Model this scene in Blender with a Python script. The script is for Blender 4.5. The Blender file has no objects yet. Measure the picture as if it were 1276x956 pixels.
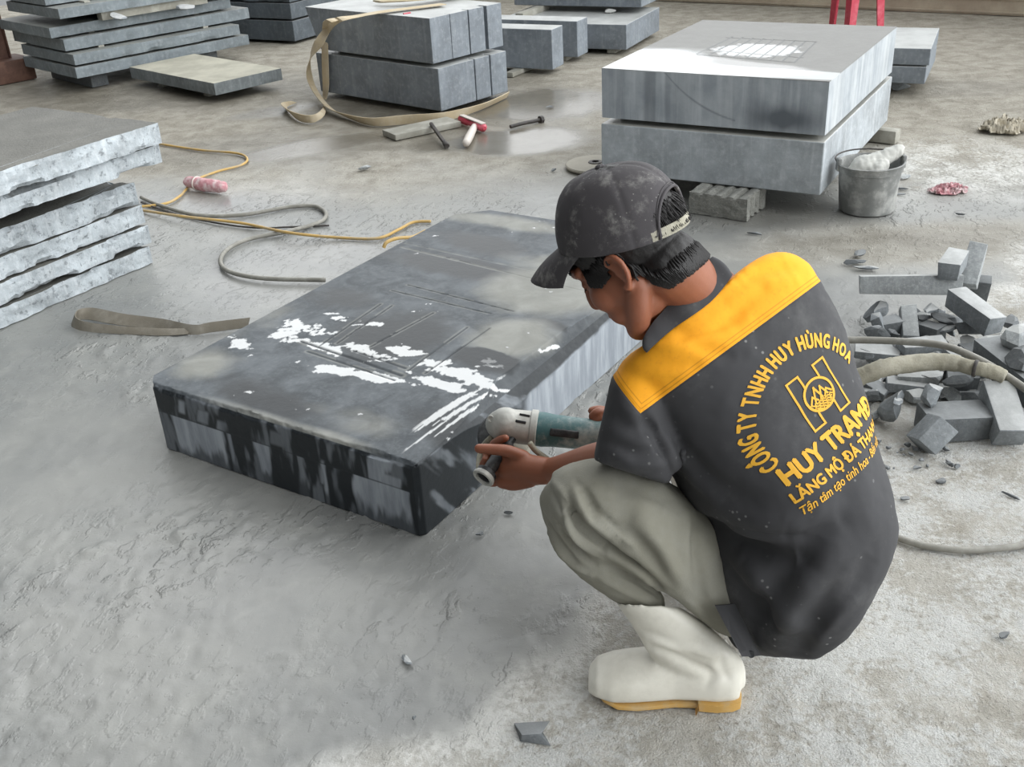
import bpy, bmesh, math, random
import numpy as np
from mathutils import Vector, Matrix
from mathutils.bvhtree import BVHTree

random.seed(7)
SC = bpy.context.scene
COL = SC.collection

# ------------------------------------------------------------------ camera model (image 1276 x 956)
FPX, PITCH, ROLL, CAMH = 1298.0, math.radians(28.04), math.radians(-3.385), 1.4
_cp, _sp, _c, _s = math.cos(PITCH), math.sin(PITCH), math.cos(ROLL), math.sin(ROLL)
_R = np.array([[_c, -_s, 0], [_s, _c, 0], [0, 0, 1]])
CW = np.array([_R @ [1, 0, 0.], _R @ [0, -_sp, _cp], _R @ [0, -_cp, -_sp]])
CAM = np.array([0, 0, CAMH])


def ray(x, y):
    return CW @ np.array([x - 638.0, y - 478.0, FPX])


def gp(x, y, z=0.0):                       # point of the level plane at height z seen at this place of the photo
    d = ray(x, y)
    return CAM + d * ((z - CAMH) / d[2])


def dp(x, y, zc):                          # point at this depth along the optical axis
    return CAM + ray(x, y) * (zc / FPX)


def pp(x, y, P, n):                        # point on a plane
    d = ray(x, y)
    return CAM + d * (np.dot(np.asarray(P) - CAM, n) / np.dot(d, n))


def proj(P):
    P = np.atleast_2d(P)
    c = (P - CAM) @ CW
    return np.stack([638 + FPX * c[:, 0] / c[:, 2], 478 + FPX * c[:, 1] / c[:, 2], c[:, 2]], 1)


# ------------------------------------------------------------------ noise
def _hash(ix, iy, iz, seed):
    h = (ix * 374761393 + iy * 668265263 + iz * 2147483647 + seed * 1274126177) & 0xFFFFFFFF
    h = ((h ^ (h >> 13)) * 1274126177) & 0xFFFFFFFF
    h = ((h ^ (h >> 16)) * 2246822519) & 0xFFFFFFFF
    return (h ^ (h >> 15)) & 0xFFFFFFFF


def vnoise(P, seed=0):                     # smooth value noise in -1..1
    P = np.asarray(P, float)
    i = np.floor(P).astype(np.int64)
    f = P - i
    u = f * f * f * (f * (f * 6 - 15) + 10)
    r = 0
    for dx in (0, 1):
        for dy in (0, 1):
            for dz in (0, 1):
                h = _hash(i[:, 0] + dx, i[:, 1] + dy, i[:, 2] + dz, seed) / 4294967295.0 * 2 - 1
                w = (u[:, 0] if dx else 1 - u[:, 0]) * (u[:, 1] if dy else 1 - u[:, 1]) * (u[:, 2] if dz else 1 - u[:, 2])
                r = r + h * w
    return r


def fbm(P, octaves=4, seed=0, gain=.5, lac=2.03):
    P = np.asarray(P, float)
    a, r, t = 1.0, 0, 0
    for k in range(octaves):
        r = r + a * vnoise(P, seed + k * 17)
        t += a
        a *= gain
        P = P * lac + 3.1
    return r / t


def sstep(a, b, x):
    t = np.clip((x - a) / (b - a), 0, 1)
    return t * t * (3 - 2 * t)


# ------------------------------------------------------------------ objects
def link(name, me, mat=None, parent=None, loc=None, smooth=True):
    ob = bpy.data.objects.new(name, me)
    COL.objects.link(ob)
    mats = mat if isinstance(mat, (list, tuple)) else [mat]
    if not me.materials:
        for m in mats:
            if m:
                me.materials.append(m)
    if len(me.polygons):
        me.polygons.foreach_set('use_smooth', [smooth] * len(me.polygons))
    if parent is not None:
        ob.parent = parent
    if loc is not None:
        ob.location = loc
    return ob


def mk(name, V, F, mat=None, parent=None, loc=(0, 0, 0), smooth=False, sharp=None):
    """V in world coordinates; the object's origin goes to loc (world), children are relative to an unrotated parent."""
    V = np.asarray(V, float) - np.asarray(loc, float)
    me = bpy.data.meshes.new(name)
    me.from_pydata([tuple(v) for v in V], [], [list(map(int, f)) for f in F])
    me.update()
    bm = bmesh.new(); bm.from_mesh(me)
    bmesh.ops.recalc_face_normals(bm, faces=bm.faces)
    bm.to_mesh(me); bm.free()
    pl = np.asarray(loc, float)
    if parent is not None:
        pl = pl - world_loc(parent)
    ob = link(name, me, mat, parent, tuple(pl), smooth)
    if sharp is not None:
        me.set_sharp_from_angle(angle=math.radians(sharp))
    return ob


def world_loc(o):
    p = np.zeros(3)
    while o is not None:
        p += np.array(o.location)
        o = o.parent
    return p


def tag(o, label=None, cat=None, group=None, kind=None):
    if label: o['label'] = label
    if cat: o['category'] = cat
    if group: o['group'] = group
    if kind: o['kind'] = kind
    return o


def empty(name, loc, label, cat, group=None):
    o = bpy.data.objects.new(name, None)
    o.empty_display_size = .05
    COL.objects.link(o)
    o.location = loc
    return tag(o, label, cat, group)


def merge(*parts):
    V, F, n = [], [], 0
    for v, f in parts:
        v = np.asarray(v, float)
        V.append(v)
        F += [[i + n for i in q] for q in f]
        n += len(v)
    return np.concatenate(V), F


def box(c, ex, ey, ez):                    # centre and three half-extent vectors
    c, ex, ey, ez = (np.asarray(a, float) for a in (c, ex, ey, ez))
    V = [c + sx * ex + sy * ey + sz * ez for sz in (-1, 1) for sy in (-1, 1) for sx in (-1, 1)]
    F = [(0, 2, 3, 1), (4, 5, 7, 6), (0, 1, 5, 4), (2, 6, 7, 3), (0, 4, 6, 2), (1, 3, 7, 5)]
    return np.array(V), F


def bevelled(V, F, w=.004, seg=2):
    bm = bmesh.new()
    vs = [bm.verts.new(tuple(v)) for v in V]
    for f in F:
        bm.faces.new([vs[i] for i in f])
    bmesh.ops.recalc_face_normals(bm, faces=bm.faces)
    bmesh.ops.bevel(bm, geom=list(bm.edges), offset=w, segments=seg, affect='EDGES', profile=.6, clamp_overlap=True)
    bm.verts.index_update()
    r = np.array([v.co[:] for v in bm.verts]), [[v.index for v in f.verts] for f in bm.faces]
    bm.free()
    return r


def catmull(P, n=8, closed=False):
    P = [np.asarray(p, float) for p in P]
    out = []
    m = len(P)
    rng = range(m if closed else m - 1)
    for i in rng:
        if closed:
            a, b, c, d = P[(i - 1) % m], P[i], P[(i + 1) % m], P[(i + 2) % m]
        else:
            a, b, c, d = P[max(i - 1, 0)], P[i], P[i + 1], P[min(i + 2, m - 1)]
        for k in range(n):
            t = k / n
            out.append(.5 * ((2 * b) + (c - a) * t + (2 * a - 5 * b + 4 * c - d) * t * t + (3 * b - a - 3 * c + d) * t ** 3))
    if not closed:
        out.append(P[-1])
    return np.array(out)


def frames(P):
    P = np.asarray(P, float)
    T = np.gradient(P, axis=0)
    T /= np.linalg.norm(T, axis=1)[:, None] + 1e-12
    u = np.cross(T[0], [0, 0, 1])
    if np.linalg.norm(u) < .1: u = np.cross(T[0], [1, 0, 0])
    u /= np.linalg.norm(u)
    U = []
    for t in T:
        u = u - t * np.dot(u, t)
        u /= np.linalg.norm(u) + 1e-12
        U.append(u)
    U = np.array(U)
    return T, U, np.cross(T, U)


def tube(P, r, sides=10, closed=False, caps=True):
    P = np.asarray(P, float)
    r = np.broadcast_to(np.asarray(r, float), (len(P),))
    T, U, B = frames(P)
    V = []
    for i in range(len(P)):
        for k in range(sides):
            a = 2 * math.pi * k / sides
            V.append(P[i] + r[i] * (math.cos(a) * U[i] + math.sin(a) * B[i]))
    F = []
    n = len(P)
    for i in range(n if closed else n - 1):
        j = (i + 1) % n
        for k in range(sides):
            l = (k + 1) % sides
            F.append((i * sides + k, i * sides + l, j * sides + l, j * sides + k))
    if caps and not closed:
        F.append(tuple(range(sides))[::-1])
        F.append(tuple((n - 1) * sides + k for k in range(sides)))
    return np.array(V), F


def limb(P, r, sides=20, n=6):             # tube with round ends, radii interpolated
    P = [np.asarray(p, float) for p in P]
    Q = np.array([np.append(p, q) for p, q in zip(P, r)])
    C = catmull(Q, n)
    pts, rad = C[:, :3], C[:, 3]
    t0 = pts[0] - pts[1]; t0 /= np.linalg.norm(t0)
    t1 = pts[-1] - pts[-2]; t1 /= np.linalg.norm(t1)
    hs = [math.sin(a) for a in np.linspace(0.25, math.pi / 2 - .12, 4)]
    a = [(pts[0] + t0 * rad[0] * h, rad[0] * math.sqrt(1 - h * h)) for h in hs][::-1]
    b = [(pts[-1] + t1 * rad[-1] * h, rad[-1] * math.sqrt(1 - h * h)) for h in hs]
    pts = np.array([x[0] for x in a] + list(pts) + [x[0] for x in b])
    rad = np.array([x[1] for x in a] + list(rad) + [x[1] for x in b])
    return tube(pts, rad, sides)


def lathe(c, axis, prof, sides=32, closed=False):   # prof: list of (height along axis, radius)
    c = np.asarray(c, float)
    a = np.asarray(axis, float) / np.linalg.norm(axis)
    u = np.cross(a, [0, 0, 1])
    if np.linalg.norm(u) < .05: u = np.array([1., 0, 0])
    u /= np.linalg.norm(u)
    w = np.cross(a, u)
    V, F = [], []
    for h, r in prof:
        for k in range(sides):
            t = 2 * math.pi * k / sides
            V.append(c + a * h + r * (math.cos(t) * u + math.sin(t) * w))
    n = len(prof)
    for i in range(n if closed else n - 1):
        j = (i + 1) % n
        for k in range(sides):
            l = (k + 1) % sides
            F.append((i * sides + k, i * sides + l, j * sides + l, j * sides + k))
    if not closed:
        F.append(tuple(range(sides))[::-1])
        F.append(tuple((n - 1) * sides + k for k in range(sides)))
    return np.array(V), F


def ellipsoid(c, M, seg=24, rings=16):     # M: 3x3, columns are the semi-axes
    c, M = np.asarray(c, float), np.asarray(M, float)
    V, F = [c + M @ [0, 0, 1.]], []
    for i in range(1, rings):
        t = math.pi * i / rings
        for k in range(seg):
            p = 2 * math.pi * k / seg
            V.append(c + M @ np.array([math.sin(t) * math.cos(p), math.sin(t) * math.sin(p), math.cos(t)]))
    V.append(c + M @ [0, 0, -1.])
    for k in range(seg):
        F.append((0, 1 + k, 1 + (k + 1) % seg))
        b = 1 + (rings - 2) * seg
        F.append((len(V) - 1, b + (k + 1) % seg, b + k))
    for i in range(rings - 2):
        for k in range(seg):
            l = (k + 1) % seg
            a = 1 + i * seg
            F.append((a + k, a + seg + k, a + seg + l, a + l))
    return np.array(V), F


def loft(rings, cap=True):
    m = len(rings[0])
    V = np.concatenate([np.asarray(r, float) for r in rings])
    F = []
    for i in range(len(rings) - 1):
        for k in range(m):
            l = (k + 1) % m
            F.append((i * m + k, i * m + l, (i + 1) * m + l, (i + 1) * m + k))
    if cap:
        F.append(tuple(range(m))[::-1])
        F.append(tuple((len(rings) - 1) * m + k for k in range(m)))
    return V, F


def oval(A, B, t, sides=32, e=2.3):
    """closed ring whose widest points are A and B, and whose half depth along the view is t"""
    A, B = np.asarray(A, float), np.asarray(B, float)
    c = (A + B) / 2
    x = (B - A) / 2
    v = c - CAM
    v = v - x * np.dot(v, x) / np.dot(x, x)
    v = v / np.linalg.norm(v) * t
    R = []
    for k in range(sides):
        a = 2 * math.pi * k / sides
        ca, sa = math.cos(a), math.sin(a)
        R.append(c + x * math.copysign(abs(ca) ** (2 / e), ca) + v * math.copysign(abs(sa) ** (2 / e), sa))
    return np.array(R)


def ovals(spec, n=5, sides=32, e=2.3, shift=0):
    """spec rows: (xL, yL, zL, xR, yR, zR, t) in photo places and depths; smoothly interpolated stations"""
    S = catmull([np.concatenate([dp(*r[0:3]), dp(*r[3:6]), [r[6]]]) for r in spec], n)
    out = []
    for s in S:
        A, B = s[0:3].copy(), s[3:6].copy()
        p = proj([A, B])[:, :2]
        d = p[1] - p[0]
        for _ in range(3):                 # nearer flesh looks wider: pull the widest points in until the outline fits
            R = oval(A, B, s[6], sides, e)
            t = (proj(R)[:, :2] - p[0]) @ d / (d @ d)
            t0, t1 = t.min(), t.max()
            AB = B - A
            A, B = A - AB * t0, B - AB * (t1 - 1)
        out.append(oval(A, B, s[6], sides, e))
    return out


def union(name, parts, voxel, smooth=6, fac=.5):
    """one continuous skin around overlapping closed shapes -> (V, F)"""
    V, F = merge(*parts)
    me = bpy.data.meshes.new(name + '_tmp')
    me.from_pydata([tuple(v) for v in V], [], [list(map(int, f)) for f in F])
    bm = bmesh.new(); bm.from_mesh(me)
    bmesh.ops.recalc_face_normals(bm, faces=bm.faces)
    bm.to_mesh(me); bm.free()
    ob = bpy.data.objects.new(name + '_tmp', me)
    COL.objects.link(ob)
    m = ob.modifiers.new('r', 'REMESH'); m.mode = 'VOXEL'; m.voxel_size = voxel
    if smooth:
        s = ob.modifiers.new('s', 'SMOOTH'); s.iterations = smooth; s.factor = fac
    dg = bpy.context.evaluated_depsgraph_get()
    ev = ob.evaluated_get(dg).to_mesh()
    n = len(ev.vertices)
    W = np.empty(n * 3); ev.vertices.foreach_get('co', W)
    W = W.reshape(-1, 3)
    Q = [tuple(p.vertices) for p in ev.polygons]
    ob.evaluated_get(dg).to_mesh_clear()
    bpy.data.objects.remove(ob)
    bpy.data.meshes.remove(me)
    return W, Q


def vnormals(V, F):
    me = bpy.data.meshes.new('n')
    me.from_pydata([tuple(v) for v in V], [], [list(f) for f in F]); me.update()
    N = np.empty(len(V) * 3); me.vertices.foreach_get('normal', N)
    bpy.data.meshes.remove(me)
    return N.reshape(-1, 3)


def bvh(V, F):
    return BVHTree.FromPolygons([tuple(v) for v in V], [tuple(f) for f in F])


def hit(tree, x, y):
    d = ray(x, y); d = d / np.linalg.norm(d)
    r = tree.ray_cast(Vector(CAM), Vector(d))
    return None if r[0] is None else np.array(r[0])


def segdist(V, P):
    best = np.full(len(V), 1e9); tt = np.zeros(len(V))
    m = len(P) - 1
    for i in range(m):
        a, b = P[i], P[i + 1]
        ab = b - a
        t = np.clip(((V - a) @ ab) / (ab @ ab + 1e-12), 0, 1)
        d = np.linalg.norm(V - a - t[:, None] * ab, axis=1)
        k = d < best
        best[k] = d[k]; tt[k] = (i + t[k]) / m
    return best, tt


def creases(V, F, lines):
    """press or raise soft folds along lines given by photo places: (points, width, amount)"""
    V = V.copy()
    for pts, w, a in lines:
        tree = bvh(V, F)
        P = [hit(tree, *p) for p in catmull([np.array(q, float) for q in pts], 4)]
        P = [p for p in P if p is not None]
        if len(P) < 2: continue
        N = vnormals(V, F)
        d, t = segdist(V, P)
        V = V + N * (a * np.exp(-(d / w) ** 2) * (np.sin(math.pi * np.clip(t, 0.06, .94)) ** .5))[:, None]
    return V


def attr(me, name, vals):
    a = me.attributes.new(name, 'FLOAT', 'POINT')
    a.data.foreach_set('value', np.asarray(vals, np.float32))


# ------------------------------------------------------------------ node helper
class NT:
    def __init__(self, name):
        self.m = bpy.data.materials.new(name)
        self.m.use_nodes = True
        self.t = self.m.node_tree
        self.bsdf = self.t.nodes['Principled BSDF']
        self._co = None

    def n(self, typ, **kw):
        nd = self.t.nodes.new(typ)
        for k, v in kw.items(): setattr(nd, k, v)
        return nd

    def l(self, a, b): self.t.links.new(a, b)

    def _set(self, sock, v):
        if hasattr(v, 'is_linked') or isinstance(v, bpy.types.NodeSocket): self.l(v, sock)
        else: sock.default_value = v

    def co(self):
        if self._co is None: self._co = self.n('ShaderNodeTexCoord').outputs['Object']
        return self._co

    def map(self, scale=(1, 1, 1), rot=(0, 0, 0), loc=(0, 0, 0), vec=None):
        m = self.n('ShaderNodeMapping')
        self.l(vec or self.co(), m.inputs[0])
        m.inputs['Scale'].default_value = scale; m.inputs['Rotation'].default_value = rot; m.inputs['Location'].default_value = loc
        return m.outputs[0]

    def noise(self, scale, detail=4, rough=.55, dist=0, vec=None):
        t = self.n('ShaderNodeTexNoise')
        self.l(vec or self.co(), t.inputs['Vector'])
        t.inputs['Scale'].default_value = scale; t.inputs['Detail'].default_value = detail
        t.inputs['Roughness'].default_value = rough; t.inputs['Distortion'].default_value = dist
        return t.outputs['Fac']

    def vor(self, scale, feature='F1', vec=None, out='Distance', rnd=1):
        t = self.n('ShaderNodeTexVoronoi', feature=feature)
        self.l(vec or self.co(), t.inputs['Vector'])
        t.inputs['Scale'].default_value = scale; t.inputs['Randomness'].default_value = rnd
        return t.outputs[out]

    def attr(self, name):
        a = self.n('ShaderNodeAttribute'); a.attribute_name = name
        return a.outputs['Fac']

    def math(self, op, a, b=0.0, c=None, clamp=False):
        m = self.n('ShaderNodeMath', operation=op, use_clamp=clamp)
        self._set(m.inputs[0], a); self._set(m.inputs[1], b)
        if c is not None: self._set(m.inputs[2], c)
        return m.outputs[0]

    def ramp(self, v, a, b, lo=0.0, hi=1.0, smooth=True):
        m = self.n('ShaderNodeMapRange')
        m.interpolation_type = 'SMOOTHSTEP' if smooth else 'LINEAR'
        self._set(m.inputs[0], v)
        for i, x in enumerate((a, b, lo, hi)): self._set(m.inputs[1 + i], x)
        return m.outputs[0]

    def mix(self, f, a, b):
        m = self.n('ShaderNodeMix', data_type='RGBA')
        self._set(m.inputs[0], f)
        for s, v in ((m.inputs[6], a), (m.inputs[7], b)):
            if isinstance(v, tuple): s.default_value = (*v[:3], 1)
            else: self.l(v, s)
        return m.outputs[2]

    def mixf(self, f, a, b):
        m = self.n('ShaderNodeMix', data_type='FLOAT')
        for i, v in enumerate((f, a, b)): self._set(m.inputs[i if i == 0 else i + 1], v)
        return m.outputs[0]

    def bump(self, h, strength=.3, dist=.01, prev=None):
        b = self.n('ShaderNodeBump')
        self._set(b.inputs['Height'], h)
        self._set(b.inputs['Strength'], strength); b.inputs['Distance'].default_value = dist
        if prev: self.l(prev, b.inputs['Normal'])
        return b.outputs[0]

    def out(self, color=None, rough=None, normal=None, **kw):
        B = self.bsdf.inputs
        if color is not None:
            if isinstance(color, tuple): B['Base Color'].default_value = (*color[:3], 1)
            else: self.l(color, B['Base Color'])
        if rough is not None: self._set(B['Roughness'], rough)
        if normal is not None: self.l(normal, B['Normal'])
        for k, v in kw.items(): self._set(B[k.replace('_', ' ')], v)
        return self.m


def S(r, g, b):                            # 0-255 display colour to linear
    f = lambda c: (c / 255 / 12.92) if c / 255 <= .04045 else ((c / 255 + .055) / 1.055) ** 2.4
    return (f(r), f(g), f(b))
# ================================================================== materials
M = {}


def m_stone(name, base, dust, streak=.5, spots=0.0, rough=.62, top=None, toprough=.5, scale=1.0, bump=.25, pale=.5):
    """sawn bluish stone: soft mottling, dust streaks down the sides, own colour for what lies on level tops"""
    t = NT(name)
    n1 = t.noise(7 * scale, 6, .6)
    n2 = t.noise(38 * scale, 5, .65)
    c = t.mix(t.ramp(n1, .3, .7), tuple(x * .8 for x in base), tuple(min(1, x * 1.18) for x in base))
    c = t.mix(t.math('MULTIPLY', t.ramp(n2, .45, .75), .35), c, dust)
    st = t.noise(1.0, 5, .6, vec=t.map((34 * scale, 34 * scale, 2.2)))
    c = t.mix(t.math('MULTIPLY', t.ramp(st, .5, .72), streak), c, dust)
    if spots:
        v = t.noise(26 * scale, 4, .7)
        c = t.mix(t.math('MULTIPLY', t.ramp(v, .54, .66), spots), c, tuple(x * .42 for x in base))
    r = t.ramp(n1, .3, .7, rough - .08, rough + .1)
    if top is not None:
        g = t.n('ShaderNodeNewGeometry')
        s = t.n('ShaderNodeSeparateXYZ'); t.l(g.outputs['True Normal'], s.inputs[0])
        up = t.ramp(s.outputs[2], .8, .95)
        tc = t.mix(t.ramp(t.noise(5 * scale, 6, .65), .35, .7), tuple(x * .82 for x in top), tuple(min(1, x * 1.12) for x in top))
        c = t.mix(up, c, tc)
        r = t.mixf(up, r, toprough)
    b = t.bump(t.math('ADD', t.noise(90 * scale, 4, .6), t.math('MULTIPLY', n2, .8)), bump, .004)
    M[name] = t.out(c, r, b)
    return M[name]


m_stone('sawn_stone', S(124, 131, 138), S(178, 184, 188), .22, top=S(176, 178, 176), toprough=.45)
m_stone('sawn_stone_dark', S(84, 91, 97), S(128, 135, 140), .2, top=S(128, 130, 130), toprough=.5)
m_stone('sawn_stone_light', S(164, 170, 174), S(214, 218, 220), .35, spots=.12, top=S(176, 176, 170), toprough=.3)
m_stone('broken_slab_stone', S(170, 177, 181), S(216, 220, 222), .35, spots=.8, rough=.75, top=S(106, 105, 99), toprough=.6, scale=1.4, bump=.6)
m_stone('yard_slab_stone', S(116, 124, 128), S(166, 172, 174), .25, rough=.7, top=S(138, 140, 136))
m_stone('dusty_slab_stone', S(116, 122, 124), S(166, 172, 172), .25, rough=.75, top=S(172, 169, 154), toprough=.8)
m_stone('offcut_stone', S(128, 133, 136), S(176, 181, 183), .2, spots=.25, rough=.75, top=S(182, 184, 183), toprough=.7, scale=3)
m_stone('offcut_stone_dark', S(96, 100, 102), S(138, 142, 144), .15, spots=.3, rough=.7, top=S(142, 145, 146), toprough=.7, scale=3)
m_stone('offcut_stone_pale', S(150, 154, 155), S(208, 211, 211), .3, spots=.2, rough=.8, top=S(190, 192, 190), toprough=.8, scale=3)
m_stone('concrete_brick', S(136, 136, 130), S(176, 176, 168), .15, spots=.45, rough=.9, top=S(160, 160, 154), scale=3, bump=1.0)


def m_plain(name, col, rough=.6, var=.2, scale=30, bump=.15, bscale=120, dust=None, dustamt=.5, dustscale=12, **kw):
    t = NT(name)
    n = t.noise(scale, 5, .6)
    c = t.mix(n, tuple(x * (1 - var) for x in col), tuple(min(1, x * (1 + var)) for x in col))
    if dust is not None:
        c = t.mix(t.math('MULTIPLY', t.ramp(t.noise(dustscale, 6, .68), .42, .68), dustamt), c, dust)
    b = t.bump(t.noise(bscale, 4, .6), bump, .002)
    M[name] = t.out(c, rough, b, **kw)
    return M[name]


m_plain('webbing', S(196, 180, 150), .85, .12, 25, .4, 260, S(206, 196, 176), .6, 14)
m_plain('webbing_dirty', S(118, 112, 100), .85, .15, 25, .4, 260, S(150, 146, 136), .5, 14)
m_plain('wood_grey', S(150, 148, 138), .85, .2, 18, .3, 90, S(190, 188, 180), .5)
m_plain('rusty_steel', S(92, 66, 56), .7, .35, 22, .4, 90, S(128, 96, 80), .5)
m_plain('dark_iron', S(62, 58, 56), .6, .3, 40, .3, 150, S(110, 104, 98), .4, 30)
m_plain('red_plastic', S(206, 62, 84), .4, .1, 12, .05, 80, S(232, 140, 152), .6, 6)
m_plain('white_plastic', S(216, 208, 200), .5, .05, 12, .05, 80)
m_plain('pink_scrap', S(196, 140, 146), .9, .2, 60, .4, 200, S(226, 214, 212), .9, 30)
m_plain('cloth_rag', S(196, 188, 170), .9, .15, 40, .4, 200, S(160, 152, 136), .5, 20)
m_plain('hose_grey', S(132, 130, 122), .6, .15, 30, .2, 200, S(176, 174, 166), .5, 20)
m_plain('hose_yellow', S(196, 162, 96), .6, .15, 20, .2, 200, S(168, 160, 142), .6, 9)
m_plain('hose_sleeve', S(150, 146, 130), .9, .2, 60, .8, 240, S(186, 182, 168), .5, 24)
m_plain('bucket_plastic', S(122, 124, 122), .55, .15, 10, .2, 60, S(192, 192, 188), .75, 9)
m_plain('grinder_teal', S(66, 104, 106), .5, .1, 20, .2, 120, S(168, 172, 168), .95, 14)
m_plain('grinder_metal', S(176, 176, 170), .5, .12, 30, .3, 120, S(206, 204, 196), .6, 30, Metallic=.15)
m_plain('grinder_black', S(28, 29, 31), .5, .3, 30, .3, 120, S(92, 94, 94), .4, 40)
m_plain('grinding_disc', S(178, 173, 160), .8, .12, 30, .3, 200)
m_plain('skin', S(140, 86, 62), .5, .10, 40, .12, 260, Subsurface_Weight=.06)
m_plain('hair', S(20, 17, 16), .55, .3, 90, .3, 300)
m_plain('trouser_cloth', S(136, 134, 121), .9, .1, 6, .35, 420, S(152, 151, 142), .5, 7)
m_plain('boot_rubber', S(232, 229, 217), .38, .04, 8, .06, 60, S(196, 192, 178), .45, 12)
m_plain('boot_sole', S(202, 160, 88), .6, .12, 30, .3, 140, S(188, 176, 150), .5, 25)
m_plain('print_yellow', S(226, 170, 48), .7, .08, 60, .2, 300)
m_plain('white_chip', S(205, 206, 202), .85, .1, 60, .5, 150)
m_plain('sack_white', S(204, 204, 198), .7, .1, 20, .4, 60, S(160, 160, 154), .4, 14)
m_plain('mud_dark', S(60, 58, 54), .9, .3, 60, .5, 150)


def m_cloth(name, col, dust, amt=.35, specks=.6, scale=1.0):
    t = NT(name)
    c = t.mix(t.noise(9 * scale, 5, .6), tuple(x * .86 for x in col), tuple(x * 1.14 for x in col))
    c = t.mix(t.math('MULTIPLY', t.ramp(t.noise(11 * scale, 7, .7), .5, .75), amt), c, dust)
    sp = t.vor(55 * scale)
    big = t.ramp(t.noise(6 * scale, 3, .5), .45, .65)
    c = t.mix(t.math('MULTIPLY', t.ramp(sp, .1, .17, 1, 0), t.math('MULTIPLY', big, specks)), c, dust)
    w = t.noise(1, 2, .5, vec=t.map((900, 900, 900)))
    b = t.bump(w, .15, .001)
    M[name] = t.out(c, .85, b)
    return t


m_cloth('cap_cloth', S(70, 67, 69), S(146, 144, 140), .8, .75, 2.4)
m_cloth('shirt_dark', S(60, 60, 62), S(112, 112, 110), .4, .5)


def m_shirt(seam, shoulder):
    """work shirt: dark cloth, orange yoke above the back seam and inside the shoulder seam; seams are planes in the shirt's own space"""
    t = NT('shirt_cloth')
    pos = t.n('ShaderNodeTexCoord').outputs['Object']

    def dist(P, n):
        v = t.n('ShaderNodeVectorMath', operation='DOT_PRODUCT')
        t.l(pos, v.inputs[0]); v.inputs[1].default_value = tuple(n)
        return t.math('SUBTRACT', v.outputs['Value'], float(np.dot(P, n)))
    d1, d2 = dist(*seam), dist(*shoulder)
    d = t.math('MINIMUM', d1, d2)
    yoke = t.math('GREATER_THAN', d, 0.0)
    col = S(58, 58, 60)
    c = t.mix(t.noise(9, 5, .6), tuple(x * .86 for x in col), tuple(x * 1.14 for x in col))
    dust = S(120, 120, 118)
    c = t.mix(t.math('MULTIPLY', t.ramp(t.noise(8, 7, .7), .5, .8), .3), c, dust)
    sp = t.vor(48)
    big = t.ramp(t.noise(5, 3, .5), .42, .6)
    c = t.mix(t.math('MULTIPLY', t.ramp(sp, .07, .15, 1, 0), t.math('MULTIPLY', big, .6)), c, S(150, 150, 148))
    oc = S(244, 166, 22)
    o = t.mix(t.noise(14, 5, .6), tuple(x * .9 for x in oc), tuple(min(1, x * 1.06) for x in oc))
    o = t.mix(t.math('MULTIPLY', t.ramp(t.noise(160, 3, .6), .5, .8), .35), o, S(206, 128, 20))
    # stitched double seam just inside the edge
    for off in (.005, .011):
        e = t.math('ABSOLUTE', t.math('SUBTRACT', d, off))
        o = t.mix(t.ramp(e, .0004, .0013, .45, 0), o, S(150, 92, 14))
    c = t.mix(yoke, c, o)
    edge = t.math('ABSOLUTE', d)
    h = t.math('ADD', t.math('MULTIPLY', t.ramp(edge, 0, .004), .8), t.math('MULTIPLY', yoke, .5))
    b = t.bump(h, .6, .002)
    b = t.bump(t.noise(1, 2, .5, vec=t.map((800, 800, 800))), .14, .001, b)
    M['shirt_cloth'] = t.out(c, .82, b)
    return M['shirt_cloth']


def m_worked():
    """the big wet slab: attributes on its mesh say where it is wet, dusted, streaked or grooved"""
    t = NT('worked_slab_stone')
    wet, film, slurry, pale, groove = (t.attr(a) for a in ('wet', 'film', 'slurry', 'pale', 'groove'))
    n = t.noise(9, 7, .62, .6)
    fine = t.noise(60, 5, .65)
    c = t.mix(t.ramp(n, .3, .7), S(64, 69, 73), S(98, 103, 107))
    c = t.mix(t.math('MULTIPLY', t.ramp(fine, .45, .75), .3), c, S(122, 126, 129))
    c = t.mix(wet, c, S(33, 37, 40))
    c = t.mix(slurry, c, t.mix(t.ramp(n, .3, .7), S(132, 132, 125), S(150, 150, 143)))
    st = t.noise(1.0, 6, .62, vec=t.map((26, 26, 4)))
    c = t.mix(t.math('MULTIPLY', film, .55), c, S(196, 198, 196))  # part of the film's bright sky reflection is painted in as pale colour
    c = t.mix(pale, c, t.mix(t.ramp(st, .35, .65), S(134, 140, 147), S(164, 170, 176)))
    c = t.mix(t.math('MULTIPLY', groove, .8), c, S(48, 52, 55))
    r = t.mixf(film, t.mixf(wet, .5, .3), .05)
    r = t.mixf(pale, r, .75)
    h = t.math('ADD', t.math('MULTIPLY', fine, .5), n)
    bs = t.mixf(film, .22, .015)
    b = t.bump(h, bs, .004)
    t.out(c, r, b)
    t.l(t.mixf(film, .22, .6), t.bsdf.inputs['Specular IOR Level'])
    # standing water on top of the stone
    t.l(film, t.bsdf.inputs['Coat Weight'])
    t.bsdf.inputs['Coat Roughness'].default_value = .03
    t.bsdf.inputs['Coat IOR'].default_value = 1.9
    M['worked_slab_stone'] = t.m
    return t.m


m_worked()


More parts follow.
